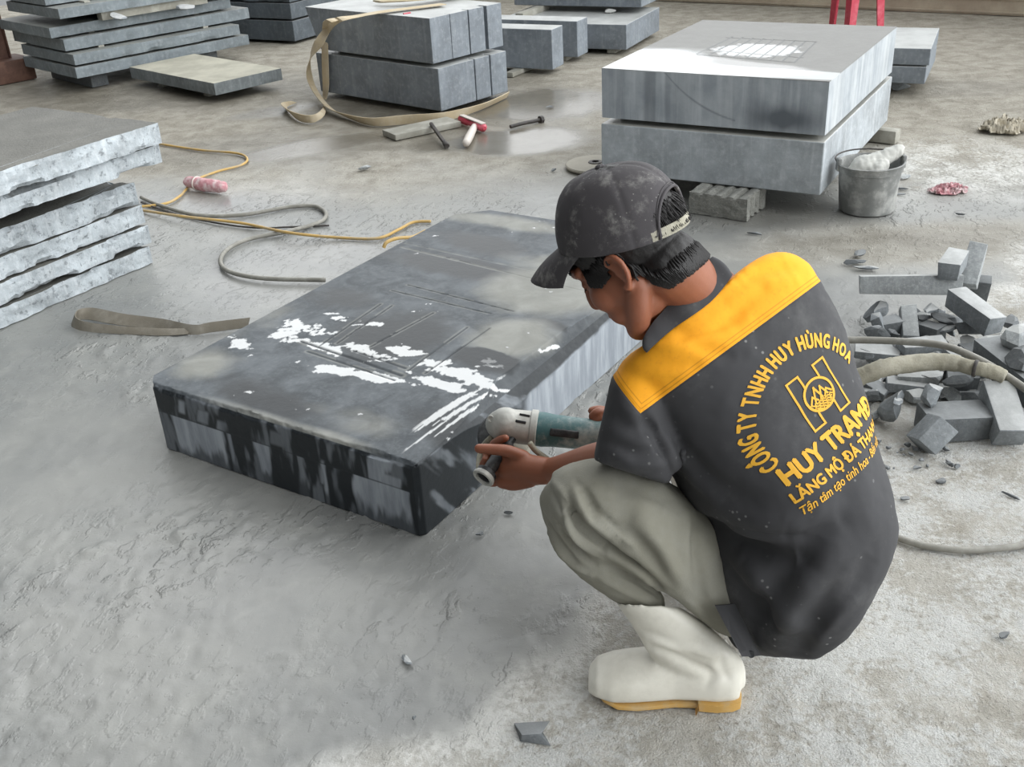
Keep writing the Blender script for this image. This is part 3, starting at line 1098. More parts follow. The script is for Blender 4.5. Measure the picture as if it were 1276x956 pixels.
def build_rinsed():
    K = gp(1033.7, 101.6, .518)
    lenR, lenL, z0, z1 = 1.165, .922, .317, .518
    nu, nv, nh = 260, 300, 40
    us, vs, hs = np.linspace(0, lenL, nu), np.linspace(0, lenR, nv), np.linspace(z0, z1, nh)
    V, F = [], []

    def patch(A, B, fn):
        base = sum(len(v) for v in V)
        a, b = np.meshgrid(A, B, indexing='ij')
        V.append(np.stack(fn(a.ravel(), b.ravel()), 1))
        i = np.arange(len(A) * len(B)).reshape(len(A), len(B)) + base
        F.append(np.stack([i[:-1, :-1], i[1:, :-1], i[1:, 1:], i[:-1, 1:]], -1).reshape(-1, 4))
    zz = np.zeros_like
    patch(us, vs, lambda a, b: (a, b, zz(a) + z1)); patch(us, hs, lambda a, b: (a, zz(a), b)); patch(vs, hs, lambda a, b: (zz(a), a, b))
    patch(us, hs[[0, -1]], lambda a, b: (a, zz(a) + lenR, b)); patch(vs, hs[[0, -1]], lambda a, b: (zz(a) + lenL, a, b)); patch(us[[0, -1]], vs, lambda a, b: (a, b, zz(a) + z0))
    Q = np.concatenate(V); F = np.concatenate(F)
    u, v, h = Q.T.copy()
    top = np.isclose(h, z1)
    front = np.isclose(v, 0) & ~top
    K0 = np.array([K[0], K[1], 0])

    def uv(px, py):
        q = gp(px, py, z1) - K0
        return np.array([q @ RL, q @ RR])
    P2 = np.stack([u, v, zz(u)], 1)
    n1, n2, n3 = fbm(P2 * 4, 4, 71), fbm(P2 * 24, 4, 72), fbm(P2 * 60, 3, 73)
    bl = lambda px, py, a, b: np.exp(-(((u - uv(px, py)[0]) / a) ** 2 + ((v - uv(px, py)[1]) / b) ** 2))
    groove = zz(u); gz = zz(u)
    for k in range(9):
        t = k / 8
        a, b = uv(868 + t * 122, 67 + t * 10), uv(912 + t * 104, 46 + t * 6)
        ab = b - a
        s = np.clip(((np.stack([u, v], 1) - a) @ ab) / (ab @ ab), 0, 1)
        d = np.linalg.norm(np.stack([u, v], 1) - a - s[:, None] * ab, axis=1)
        groove = np.maximum(groove, np.exp(-(d / .005) ** 2) * top)
    for (a, b) in (((868, 68), (990, 78)), ((905, 47), (1016, 52)), ((880, 62), (1000, 72))):
        a, b = uv(*a), uv(*b); ab = b - a
        s = np.clip(((np.stack([u, v], 1) - a) @ ab) / (ab @ ab), 0, 1)
        d = np.linalg.norm(np.stack([u, v], 1) - a - s[:, None] * ab, axis=1)
        groove = np.maximum(groove, np.exp(-(d / .004) ** 2) * top)
    Q[:, 2] -= groove * .003
    box_ = bl(942, 62, .20, .16)
    film = sstep(.4, .55, 1.15 * box_ + .25 * n2 + .15 * n3 - .05) * (1 - .8 * groove)
    film = np.maximum(film, .85 * sstep(.25, .5, bl(800, 75, .3, .25) + bl(900, 85, .4, .12) + .2 * n1))
    film = np.maximum(film, .12) * top
    pale = np.maximum(.9 * sstep(.35, .6, bl(810, 72, .28, .2) + bl(900, 88, .5, .08) + bl(990, 92, .4, .06) + .15 * n1), .9 * sstep(.45, .6, box_ + .2 * n2)) * top
    tan = (1 - pale) * .85 * top
    dark = zz(u)
    arc = np.abs(np.hypot(u - .25, h - (z1 + .35)) - .53)
    fr = np.exp(-(((u - .16) / .13) ** 2 + ((h - (z0 + .05)) / .05) ** 2)) * 1.2 + .25 * n2 * np.exp(-(((u - .2) / .3) ** 2))
    fr = np.maximum(fr, .5 * np.exp(-(((u - .72) / .14) ** 2)) * sstep(-.2, .4, n2 + .3))
    fr = np.maximum(fr, .6 * np.exp(-(arc / .004) ** 2) * (u > .35))
    dark = np.where(front, np.clip(fr, 0, .95), 0)
    W = K0 + np.outer(Q[:, 0], RL) + np.outer(Q[:, 1], RR) + np.outer(Q[:, 2], UP)
    ob = mk('stone_block', W, F, M['rinsed_block_stone'], loc=K0 + RL * lenL / 2 + RR * lenR / 2 + UP * z0, smooth=True)
    right = np.isclose(u, 0) & ~top
    pale = np.where(right, .35 * sstep(-.1, .5, fbm(np.stack([v * 30, h * 3, zz(u)], 1), 4, 77)), pale)
    for k, vv in dict(film=film, tan=tan, groove=groove, pale=pale, dark=dark).items():
        attr(ob.data, k, np.clip(vv, 0, 1))
    bm = bmesh.new(); bm.from_mesh(ob.data)
    bmesh.ops.remove_doubles(bm, verts=bm.verts, dist=.0003)
    bmesh.ops.recalc_face_normals(bm, faces=bm.faces)
    bm.to_mesh(ob.data); bm.free()
    ob.data.set_sharp_from_angle(angle=math.radians(40))
    tag(ob, 'pale grey stone block with scored wet top, upper of the two beside the bucket', 'stone block')


build_rinsed()


def bar(name, a, b, w, h, mat, label=None, cat=None, z=None, bev=.004, group=None, roll=0, parent=None, wob=0):
    """squared bar from a to b (both on its underside centre line)"""
    a, b = np.asarray(a, float), np.asarray(b, float)
    d = (b - a); L = np.linalg.norm(d); d /= L
    s = np.cross(d, UP); s /= np.linalg.norm(s)
    n = np.cross(s, d)
    if roll:
        s, n = s * math.cos(roll) + n * math.sin(roll), n * math.cos(roll) - s * math.sin(roll)
    V, F = box((a + b) / 2 + n * h / 2, d * L / 2, s * w / 2, n * h / 2)
    if wob:
        rs = np.random.RandomState(abs(hash((round(a[0], 3), round(b[1], 3)))) % 9999)
        V = V + rs.uniform(-wob, wob, V.shape)
    V, F = bevelled(V, F, bev)
    o = mk(name, V, F, mat, parent, loc=(a + b) / 2, sharp=40, smooth=True)
    if label: tag(o, label, cat, group)
    return o


# thin dark packers between the two blocks, supports under them
Kb = gp(1021.6, 243.7, .09)
for i, (v_, u0, u1) in enumerate(((.12, .05, .88), (1.0, .05, .88))):
    a = Kb * [1, 1, 0] + RR * v_ + RL * u0 + UP * .296
    b = Kb * [1, 1, 0] + RR * v_ + RL * u1 + UP * .296
    bar('packing_strip', a, b, .04, .021, M['wood_grey'], ('thin wooden packing strip between the two pale blocks, at the near end', 'thin wooden packing strip between the two pale blocks, at the far end')[i], 'packing strip', bev=.003)


def build_brick():
    # concrete perforated brick under the near edge of the lower block
    a, b = gp(858, 265, 0), gp(930, 276, 0)
    d = b - a; L = np.linalg.norm(d) * 1.0; d /= np.linalg.norm(d)
    n = np.array([-d[1], d[0], 0]);
    W_, H_ = .19, .088
    nx, ny, nz = 40, 26, 12
    parts = []
    c0 = a
    bm = bmesh.new()
    V, F = box(c0 + d * L / 2 + n * W_ / 2 + UP * H_ / 2, d * L / 2, n * W_ / 2, UP * H_ / 2)
    vs = [bm.verts.new(tuple(v)) for v in V]
    for f in F: bm.faces.new([vs[i] for i in f])
    bmesh.ops.subdivide_edges(bm, edges=bm.edges, cuts=23, use_grid_fill=True)
    W = np.array([v.co[:] for v in bm.verts]); F = None
    bm.verts.index_update()
    F = [[v.index for v in f.verts] for f in bm.faces]; bm.free()
    N = vnormals(W, F)
    # shallow channels across the top and one end
    s = (W - c0) @ d; t = (W - c0) @ n; h = W[:, 2]
    ch = np.zeros(len(W))
    for k in range(4):
        ch = np.maximum(ch, np.exp(-((s - L * (.2 + .2 * k)) / .007) ** 2) * (h > H_ - .004) * .012)
    for k in range(3):
        ch = np.maximum(ch, np.exp(-((t - W_ * (.25 + .25 * k)) / .009) ** 2) * (s > L - .004) * .014)
    W = W + N * (.004 * fbm(W * 30, 4, 5) + .003 * fbm(W * 90, 3, 8) - ch)[:, None]
    o = mk('concrete_brick', W, F, M['concrete_brick'], loc=c0 + d * L / 2 + n * W_ / 2, smooth=True, sharp=60)
    tag(o, 'rough grooved concrete brick propping the near edge of the pale blocks', 'brick')


build_brick()
bar('timber_bearer', gp(1068, 172, 0) + RR * 0, gp(1118, 178, 0), .07, .06, M['wood_grey'], 'grey timber bearer end sticking out under the pale blocks', 'timber')
a = Kb * [1, 1, 0] + RL * .85 + RR * .12; b = a + RR * .25
bar('timber_bearer', a + UP * .0, b, .09, .088, M['wood_grey'], 'squared timber bearer under the far left of the pale blocks', 'timber')
a = Kb * [1, 1, 0] + RL * .1 + RR * .95; b = Kb * [1, 1, 0] + RL * .85 + RR * .95
bar('timber_bearer', a, b, .09, .088, M['wood_grey'], 'squared timber bearer under the back of the pale blocks', 'timber')

# ---- stack of two notched blocks, centre back ----------------------------
CA = 47.0
CR, CL = yaw(CA)


def notched(K, lenR, lenL, z0, z1, cuts, skew, label):
    """block with saw kerfs down its right side: the kerf is part of the outline"""
    dR, dL = yaw(CA)
    K = np.array([K[0], K[1], 0])
    pts = [K]
    for (v, w, dep) in cuts:
        pts += [K + dR * (v - w / 2), K + dR * (v - w / 2) + dL * dep, K + dR * (v + w / 2) + dL * dep, K + dR * (v + w / 2)]
    pts += [K + dR * lenR, K + dR * lenR + dL * lenL, K + dL * lenL]
    pts = np.array(pts)
    rings = []
    for h in (0, 1):
        P = pts.copy(); P[:, 2] = z0 + (z1 - z0) * h
        f = np.clip(((pts - K) @ dL) / lenL, 0, 1)
        P += np.outer(f, dL) * (-skew * (1 - h))
        rings.append(P)
    V, F = loft(rings)
    o = mk('stone_block', V, F, M['sawn_stone'], loc=K + dR * lenR / 2 + dL * lenL / 2 + UP * z0)
    b = o.modifiers.new('edge', 'BEVEL'); b.width = .004; b.segments = 2; b.limit_method = 'ANGLE'
    tag(o, label, 'stone block')
    return o


KC = gp(550, 139, .03)
notched(KC, .56, 1.05, .03, .262, ((.29, .008, .05), (.42, .010, .05)), 0, 'blue grey stone block with two saw cuts, lower of the pair with the strap')
KC2 = gp(535, 23, .523)
notched(KC2, .575, 1.06, .285, .523, ((.155, .004, .04), (.30, .010, .05), (.44, .026, .06)), .10, 'blue grey stone block with three saw cuts, upper of the pair with the strap')
for i, v_ in enumerate((.1, .45)):
    a = KC * [1, 1, 0] + CR * v_ + CL * .12 + UP * .262
    bar('packing_strip', a, a + CL * .8, .05, .023, M['wood_grey'], 'packing strip between the two notched blocks, at the ' + ('near' if i == 0 else 'far') + ' edge', 'packing strip', bev=.003)
    a = KC * [1, 1, 0] + CR * (.12 + .3 * i) + CL * .1
    bar('timber_bearer', a, a + CL * .85, .06, .030, M['wood_grey'], 'flat bearer under the strapped notched blocks, at the ' + ('near' if i == 0 else 'far') + ' edge', 'timber', bev=.003)

# ---- small blocks behind -------------------------------------------------
K1, K2, K3 = gp(689, 87, .03), gp(720, 71.5, .03), gp(780.6, 62.3, .03)
slab('stone_block', K1, 62, .17, .75, .03, .275, M['sawn_stone'], label='narrow grey block with white drips just behind the strapped blocks', cat='stone block')
slab('stone_block', K2, 62, .175, .85, .03, .26, M['sawn_stone'], label='narrow grey block standing right behind the drip stained block', cat='stone block')
slab('stone_block', K3, 64, .74, 1.0, .03, .194, M['sawn_stone'], label='flat grey block carrying another slab, at the middle of the back', cat='stone block')
K4 = gp(799, 9.4, .235)
slab('stone_block', K4, 62, .5, 1.0, .235, .40, M['sawn_stone'], label='grey slab lying on top of the flat block at the middle of the back', cat='stone block')


def pebble(name, c, r, seed, mat, label, cat, flat=.6, group=None, parent=None, dims=None, rotz=0, jag=.35):
    """angular chip: a cut-down lump"""
    bm = bmesh.new()
    bmesh.ops.create_icosphere(bm, subdivisions=2, radius=1)
    rs = np.random.RandomState(seed)
    V = np.array([v.co[:] for v in bm.verts]); bm.verts.index_update()
    F = [[v.index for v in f.verts] for f in bm.faces]; bm.free()
    for k in range(9):                     # flatten against random planes: broken faces
        n = rs.normal(size=3); n /= np.linalg.norm(n)
        d = rs.uniform(.3, .7)
        s = V @ n - d
        V = V - np.outer(np.clip(s, 0, None), n)
    D = np.array(dims if dims is not None else (r, r * rs.uniform(.6, 1), r * flat))
    V = V * D
    ca, sa = math.cos(rotz), math.sin(rotz)
    V = V @ np.array([[ca, sa, 0], [-sa, ca, 0], [0, 0, 1]])
    V[:, 2] -= V[:, 2].min()
    V = V + np.asarray(c, float)
    o = mk(name, V, F, mat, parent, loc=c, smooth=False)
    if label: tag(o, label, cat, group)
    return o


g = gp(762, 16.5, .194); pebble('stone_spacer', g, .05, 5, M['white_chip'], 'small white stone spacer under the slab at the middle of the back', 'spacer', dims=(.05, .04, .024))
for i, (p, q) in enumerate((((655, 84), (640, 95)),)):
    bar('wood_wedge', gp(634, 96, 0), gp(664, 84, 0), .06, .028, M['wood_grey'], 'pale wooden wedge under the drip stained block', 'wedge', bev=.003)
bar('timber_bearer', K1 * [1, 1, 0] + CL * .62 + CR * .06, K1 * [1, 1, 0] + CL * .62 + CR * .30, .07, .03, M['wood_grey'], 'bearer under the hidden end of the drip stained block', 'timber', bev=.003)
dR_, dL_ = yaw(62)
for nm, Kx, w_ in (('block behind the drip stained block', K2, .7), ('flat block at the middle of the back', K3, .8)):
    for j, t_ in enumerate((.12, w_)):
        a = Kx * [1, 1, 0] + dL_ * t_ + dR_ * .02
        bar('timber_bearer', a, a + dR_ * (.14 if Kx is K2 else .6), .06, .03, M['wood_grey'], ('near' if j == 0 else 'far') + ' bearer under the ' + nm, 'timber', bev=.003)
a = K3 * [1, 1, 0] + dL_ * .85 + UP * .194
bar('stone_spacer', a + dR_ * .1, a + dR_ * .55, .06, .041, M['wood_grey'], 'spacer under the hidden end of the slab at the middle of the back', 'spacer', bev=.003)
a = gp(762, 16.5, .194) + dR_ * .38
pebble('stone_spacer', a, .05, 6, M['white_chip'], 'white stone spacer hidden behind the first under the back slab', 'spacer', dims=(.05, .05, .024))

# ---- two small blocks beyond the right stack -----------------------------
KX = gp(1152, 105, .06)
slab('stone_block', KX, 64, .62, .75, .06, .150, M['sawn_stone'], label='grey block, lower of two flat ones half hidden behind the pale stack', cat='stone block')
slab('stone_block', KX + np.array([.012, .0, 0]), 65, .63, .76, .158, .245, M['sawn_stone'], label='grey block, upper of two flat ones half hidden behind the pale stack', cat='stone block')
dR_, dL_ = yaw(64)
for j, t_ in enumerate((.12, .6)):
    a = KX * [1, 1, 0] + dL_ * t_ + dR_ * .06
    bar('packing_strip', a + UP * .150, a + UP * .150 + dR_ * .5, .04, .0085, M['wood_grey'], ('near' if j == 0 else 'far') + ' thin strip between the two flat blocks behind the pale stack', 'packing strip', bev=.002)
g = gp(1119, 113, 0); pebble('stone_prop', g, .07, 15, M['offcut_stone'], 'rough stone prop under the flat blocks behind the pale stack', 'prop', dims=(.075, .06, .034))
a = KX * [1, 1, 0] + dL_ * .3 + dR_ * .4
bar('timber_bearer', a, a + dL_ * .3, .08, .06, M['wood_grey'], 'hidden bearer under the flat blocks behind the pale stack', 'timber', bev=.003)

# ---- slab stack, back left -----------------------------------------------
YA = 44.5
YR, YL = yaw(YA)
rows = [  # K px bottom, z0, z1, lenR
    (96.5, 98, .10, .168, 1.33), (94, 81.5, .182, .248, 1.26), (82, 64, .262, .335, 1.42), (64, 48, .349, .413, 1.36), (75, 24, .468, .530, 1.5), (57, 7, .540, .600, 1.5), (60, 7, .615, .68, 1.45)]
names = ['lowest', 'second lowest', 'third from the bottom', 'fourth from the bottom', 'fifth from the bottom, above a stone chunk', 'sixth from the bottom', 'topmost']
for i, (px, py, z0, z1, lr) in enumerate(rows):
    K = gp(px, py, z0) if i < 6 else gp(57, 7, .54) + YR * .03
    slab('stone_slab', K, YA, lr, .80, z0, z1, M['yard_slab_stone'], rough=(.006, .004, 0, .004), chip=.02 if i in (1, 3) else .008, seed=11 + i, ds=.03,
         label='grey slab, %s in the tall stack beside the rusty post' % names[i], cat='stone slab')
    if i < 6:
        zt = rows[i + 1][2]
        if i == 3: continue
        for j, t_ in enumerate((.25, 1.05)):
            a = K * [1, 1, 0] + YR * t_ + YL * .1 + UP * z1
            bar('packing_strip', a, a + YL * .6, .04, max(.006, zt - z1 + .0005), M['wood_grey'], ('first' if j == 0 else 'second') + ' packing strip above the slab %s in the tall stack' % names[i].split(',')[0], 'packing strip', bev=.002)
for i, (px, py, s) in enumerate(((150, 25, 4), (236, 12, 9))):
    g = gp(px, py, .413); pebble('stone_spacer', g + YL * .03, .08, s, M['offcut_stone'], ('broken stone chunk wedged between slabs of the tall stack, nearer the post', 'broken stone chunk wedged between slabs of the tall stack, away from the post')[i], 'spacer', dims=(.07, .09, .0285), rotz=.8)
Kq = gp(96.5, 98, .10) * [1, 1, 0]
for j, t_ in enumerate((.62, .12)):
    a = Kq + YL * t_ + YR * .3
    bar('stone_spacer', a, a + YR * .8, .07, .0565, M['wood_grey'], ('rear' if j == 0 else 'front') + ' spacer between fourth and fifth slabs of the tall stack', 'spacer', bev=.003).location.z += .413
for j, (v_, u_) in enumerate(((.20, .12), (1.05, .1))):
    a = Kq + YR * v_ + YL * u_
    bar('concrete_brick', a, a + YL * .62, .12, .10, M['offcut_stone_dark'], ('dark stone footing under the near corner of the tall slab stack', 'dark stone footing under the far end of the tall slab stack')[j], 'footing', bev=.004)

# flat dusty slab leaning out from under the tall stack
KF = gp(269, 119, .05)
slab('stone_slab', KF, 45.5, .50, 1.02, .05, .122, M['dusty_slab_stone'], rough=(.002, 0, 0, .002), chip=.004, seed=31, label='single slab with pale dusty top lying beside the tall stack', cat='stone slab')
fR, fL = yaw(45.5)
for j, t_ in enumerate((.25, .8)):
    a = KF * [1, 1, 0] + fL * t_ + fR * .08
    bar('timber_bearer', a, a + fR * .34, .06, .05, M['wood_grey'], ('first' if j == 0 else 'second') + ' bearer under the single dusty slab', 'timber', bev=.003)

# dark slabs behind
for i, (z0, z1) in enumerate(((.02, .17), (.185, .30), (.31, .40))):
    K = gp(352, 56, .02) + np.array([0.08, .12, 0]) - yaw(60)[0] * 0
    slab('stone_slab', K, 60, .9, 1.3, z0, z1, M['sawn_stone_dark'], seed=40 + i, rough=(0, 0, 0, .012 if i == 2 else 0), chip=.03,
         label='dark slab, %s of three between the tall stack and strapped blocks' % ('lowest', 'middle', 'topmost')[i], cat='stone slab')
    if i < 2:
        for j, t_ in enumerate((.1, .9)):
            a = K * [1, 1, 0] + yaw(60)[1] * t_ + yaw(60)[0] * .1 + UP * z1
            bar('packing_strip', a, a + yaw(60)[0] * .6, .05, (.0155, .0105)[i], M['wood_grey'], ('near' if j == 0 else 'far') + ' strip above the %s dark slab' % ('lowest', 'middle')[i], 'packing strip', bev=.002)

# ---- broken-edged slab stack at the left ---------------------------------
LA = 56.6
LR, LLv = yaw(LA)
rowsL = [  # right end corner px (bottom), z0, z1
    (190.5, 327, .0, .066), (189, 302, .078, .148), (181.4, 277, .156, .226), (173.6, 255, .232, .318), (202.5, 202, .385, .452), (202, 178, .462, .535)]
lab = ['lowest', 'second lowest', 'third from the floor', 'fourth from the floor', 'second from the top', 'topmost']
for i, (px, py, z0, z1) in enumerate(rowsL):
    E_ = gp(px, py, z0)
    L_ = 1.7
    K = E_ - LR * L_
    slab('stone_slab', K, LA, L_, .68 + .02 * (i % 3), z0, z1, M['broken_slab_stone'], rough=(.012, .008, 0, .01), chip=.045, seed=60 + 3 * i, ds=.012, nz=9,
         label='broken edged pale slab, %s in the stack at the left of the yard' % lab[i], cat='stone slab')
    if i < 5:
        zt = rowsL[i + 1][2]
        for j, t_ in enumerate((.55, 1.35)):
            a = K * [1, 1, 0] + LR * t_ + LLv * .12 + UP * z1
            bar('packing_strip', a, a + LLv * .45, .05, zt - z1 + .0005, M['offcut_stone_dark'], ('near' if j == 0 else 'far') + ' packing piece above the slab %s in the left stack' % lab[i], 'packing strip', bev=.002)
# ================================================================== small things on the floor
def gz_path(pts, z=.008, n=8):
    return catmull([gp(p[0], p[1], p[2] if len(p) > 2 else z) for p in pts], n)


def hose(name, pts, r, mat, label, cat, z=None, sides=9):
    z = r if z is None else z
    P = catmull([gp(p[0], p[1], p[2] if len(p) > 2 else z) for p in pts], 8)
    V, F = tube(P, r, sides)
    o = mk(name, V, F, mat, loc=(P[0][0], P[0][1], 0), smooth=True)
    return tag(o, label, cat)


def ribbon(P, Wd, th):
    """flat band: centre points P, half-width vectors Wd, thickness th"""
    P, Wd = np.asarray(P, float), np.asarray(Wd, float)
    T = np.gradient(P, axis=0); T /= np.linalg.norm(T, axis=1)[:, None] + 1e-12
    N = np.cross(T, Wd); N /= np.linalg.norm(N, axis=1)[:, None] + 1e-12
    R = []
    for p, w, n in zip(P, Wd, N):
        ring = []
        for a, b in ((-1, -1), (-.5, -1), (0, -1), (.5, -1), (1, -1), (1, 1), (.5, 1), (0, 1), (-.5, 1), (-1, 1)):
            ring.append(p + w * a + n * th / 2 * b * (1.0 if abs(a) < .9 else .6))
        R.append(ring)
    return loft(R)


# ---- lifting strap over the notched blocks --------------------------------
def build_strap():
    zt = .523
    fr = -CR                                # outwards from the front face
    Kf = KC * [1, 1, 0]
    f2 = lambda x, y, out=.012: pp(x, y, Kf + fr * out, fr)   # places just in front of the front face
    side = CL
    P, Wd = [], []

    def add(p, w): P.append(np.asarray(p, float)); Wd.append(np.asarray(w, float))
    wv = .036
    # along the top from the right, over the front edge at the left, down in a twisted loop, along the floor to the right
    t = lambda x, y, z=zt + .012: gp(x, y, z)
    d_top = t(440, 22) - t(540, 6); d_top /= np.linalg.norm(d_top); s_top = np.cross(UP, d_top)
    add(t(552, 5), s_top * wv); add(t(520, 9), s_top * wv); add(t(480, 14), s_top * wv); add(t(445, 20), s_top * wv)
    add(t(421, 25, zt + .010), s_top * wv * .8 - UP * .008)
    add(f2(409, 36, .04), side * -.026 + UP * -.014 + fr * .012)
    add(f2(397, 54, .09), side * -.034 + UP * -.010)
    add(f2(387, 72, .10), side * -.024 + fr * .018)
    add(f2(385, 92, .09), side * -.010 + fr * .028)
    add(f2(392, 112, .10), side * -.012 + fr * .026)
    add(gp(410, 134, .03), side * -.010 + UP * .008 + fr * .024)
    add(gp(436, 146, .022), fr * .020 + UP * .020)
    add(gp(465, 152, .026), fr * .010 + UP * .024)
    add(gp(505, 149, .028), fr * .008 + UP * .026)
    add(gp(555, 145, .026), fr * .008 + UP * .024)
    add(gp(600, 133, .022), np.array([.012, -.008, 0]) + UP * .020)
    add(gp(633, 118, .020), np.array([.010, -.008, 0]) + UP * .018)
    C = catmull([np.concatenate(q) for q in zip(P, Wd)], 7)
    A = ribbon(C[:, :3], C[:, 3:], .006)
    # second leg: straight down the front face then out in a fold on the floor at the left
    P, Wd = [], []
    add(t(425, 23, zt + .006), s_top * .03); add(t(408, 27, zt + .006), s_top * .03 - UP * .004)
    add(f2(405, 36, .012), side * -.026); add(f2(405, 70, .02), side * -.030); add(f2(406, 108, .030), side * -.028); add(f2(404, 126, .05), side * -.024 + fr * .012)
    add(gp(402, 140, .034), fr * .022 + UP * .012 - side * .006); add(gp(389, 148, .026), fr * .010 + UP * .022); add(gp(372, 146, .024), fr * .006 + UP * .023)
    add(gp(359, 138, .024), fr * .016 + UP * .018); add(gp(354, 131, .018), fr * .02 + UP * .016); add(gp(366, 127, .012), fr * .022 + UP * .01)
    C = catmull([np.concatenate(q) for q in zip(P, Wd)], 7)
    B = ribbon(C[:, :3], C[:, 3:], .006)
    V, F = merge(A, B)
    o = mk('lifting_strap', V, F, M['webbing'], loc=gp(400, 140, 0), smooth=True, sharp=50)
    tag(o, 'wide beige lifting strap draped over the notched stone blocks', 'strap')
    # folded end of the strap lying on top
    P, Wd = [], []
    add(t(470, 2, zt + .022), s_top * .05); add(t(505, 0, zt + .03), s_top * .055); add(t(548, -4, zt + .026), s_top * .05); add(t(600, -12, zt + .02), s_top * .05)
    C = catmull([np.concatenate(q) for q in zip(P, Wd)], 6)
    V, F = ribbon(C[:, :3], C[:, 3:], .012)
    mk('folded_end', V, F, M['webbing'], o, loc=t(510, 0, zt + .02), smooth=True, sharp=50)
    V, F = box(t(507, 16.5, zt + .018), s_top * .006, d_top * .022, UP * .003)
    e = mk('red_tag', V, F, M['red_plastic'], o, loc=t(507, 16.5, zt + .018))
    e['label'] = 'red sewn tag'


build_strap()

# ---- loop of dirty strap in the slurry left of the worked slab -------------
def floor_band(name, pts, label, cat, mat, th=.005):
    P = [gp(p[0], p[1], p[2]) for p in pts]
    Wd = [np.array(p[3]) for p in pts]
    C = catmull([np.concatenate(q) for q in zip(P, Wd)], 7)
    V, F = ribbon(C[:, :3], C[:, 3:], th)
    o = mk(name, V, F, mat, loc=(P[0][0], P[0][1], 0), smooth=True, sharp=50)
    return tag(o, label, cat)


floor_band('sling_strap', [(310, 402, .014, (.004, .012, .012)), (262, 408, .014, (.004, .010, .014)), (240, 411, .014, (.003, .008, .014)), (200, 404, .016, (.004, .012, .014)), (150, 398, .02, (.006, .018, .012)), (112, 391, .022, (.008, .016, .014)),
                           (95, 394, .022, (.010, .004, .02)), (93, 402, .02, (.012, -.004, .018)), (112, 408, .016, (.004, .006, .014)), (160, 412, .012, (.003, .008, .010)), (205, 414, .010, (.004, .01, .008)), (236, 413, .008, (.004, .01, .006))],
           'dirty grey sling strap looped in the slurry left of the worked slab', 'strap', M['webbing_dirty'])

# ---- cords and hoses -------------------------------------------------------
hose('water_hose', [(176, 246), (200, 256), (245, 268), (300, 268), (360, 258), (392, 257), (406, 266), (398, 277), (360, 288), (310, 298), (282, 312), (275, 328), (290, 340), (330, 347), (405, 349)], .0085, M['hose_grey'], 'grey hose bent in a wide loop behind the worked slab', 'hose')
hose('power_cord', [(150, 170), (203, 180), (250, 187), (295, 191), (308, 198), (300, 206), (270, 214), (240, 226), (232, 236), (222, 246), (205, 254), (170, 258)], .006, M['hose_yellow'], 'yellow cord curling past the pink bundle by the left stack', 'cord')
hose('power_cord', [(176, 262), (230, 270, .024), (300, 278, .016), (360, 290, .024), (420, 296), (470, 297), (497, 286), (515, 277), (537, 276)], .006, M['hose_yellow'], 'yellow cord running flat from the left stack to the worked slab', 'cord')
hose('power_cord', [(478, 309, .012), (482, 302, .03), (495, 297, .03), (515, 295, .014), (530, 288, .012)], .007, M['hose_yellow'], 'short yellow cord end bent at the left edge of the worked slab', 'cord')
hose('wire', [(176, 252), (215, 266), (270, 278), (320, 284), (360, 283), (410, 281)], .004, M['dark_iron'], 'thin dark wire crossing the hose loop', 'wire')
hose('power_cord', [(1010, 640, .05), (1060, 655), (1110, 668), (1150, 680), (1200, 686), (1240, 684), (1290, 678)], .0075, M['hose_grey'], 'grey cord curving over the dry floor right of the worker', 'cord')

# ---- pink and white bundle -------------------------------------------------
a, b = gp(234, 235, 0), gp(281, 242, 0)
d = b - a; L = np.linalg.norm(d); d /= L; n = np.cross(UP, d)
bm_parts = [limb([a + d * L * t + UP * .032 + n * (.004 * math.sin(t * 9)) for t in (0.06, .3, .5, .7, .94)], [.026, .030, .031, .030, .025], 14, 3)]
V, F = union('bundle', bm_parts, .006, 2)
V = V + vnormals(V, F) * (.004 * fbm(V * 60, 3, 4))[:, None]
o = mk('wrapped_bundle', V, F, M['pink_scrap'], loc=(a + b) / 2, smooth=True)
tag(o, 'pink and white wrapped bundle on the floor near the yellow cord', 'bundle')
for t_ in (.30,):
    c = a + d * L * t_ + UP * .032
    V, F = lathe(c - d * .005, d, [(0, .0335), (.004, .0335), (.004, .028), (0, .028)], 20, True)
    mk('white_wrap', V, F, M['white_plastic'], o, loc=c, smooth=True)

# ---- board, chisel, hammer, bolt, disc -------------------------------------
a, b = gp(485, 172, 0), gp(566, 155, 0)
bar('wooden_board', a, b, .15, .03, M['wood_grey'], 'short grey board lying before the strapped blocks', 'board', bev=.003)
a, b = gp(537, 156, .034), gp(557, 184, .0045)
o = bar('chisel', a, b, .017, .017, M['dark_iron'], 'dark iron chisel leaning on the grey board', 'chisel', bev=.004)
d = (b - a); L = np.linalg.norm(d); d /= L
V, F = lathe(b - d * .05 + UP * .010, d, [(0, .009), (.01, .014), (.05, .015), (.055, .012)], 12)
mk('striking_head', V, F, M['dark_iron'], o, loc=b, smooth=True, sharp=40)
o = empty('hammer', gp(585, 172, 0), 'red headed hammer with pale stub handle beside the grey board', 'hammer')
a, b = gp(581, 178, .024), gp(591, 158, .024)
V, F = limb([a, a + (b - a) * .3, a + (b - a) * .7, b], [.020, .022, .020, .017], 14, 3)
mk('handle', V, F, M['white_plastic'], o, loc=a, smooth=True)['label'] = 'pale plastic handle'
a, b = gp(574, 148, .024), gp(604, 160, .024)
d = b - a; L = np.linalg.norm(d); d /= L
V, F = lathe(a, d, [(0, .018), (.012, .022), (L * .3, .022), (L * .35, .017), (L * .62, .017), (L * .7, .022), (L - .015, .022), (L, .010)], 16)
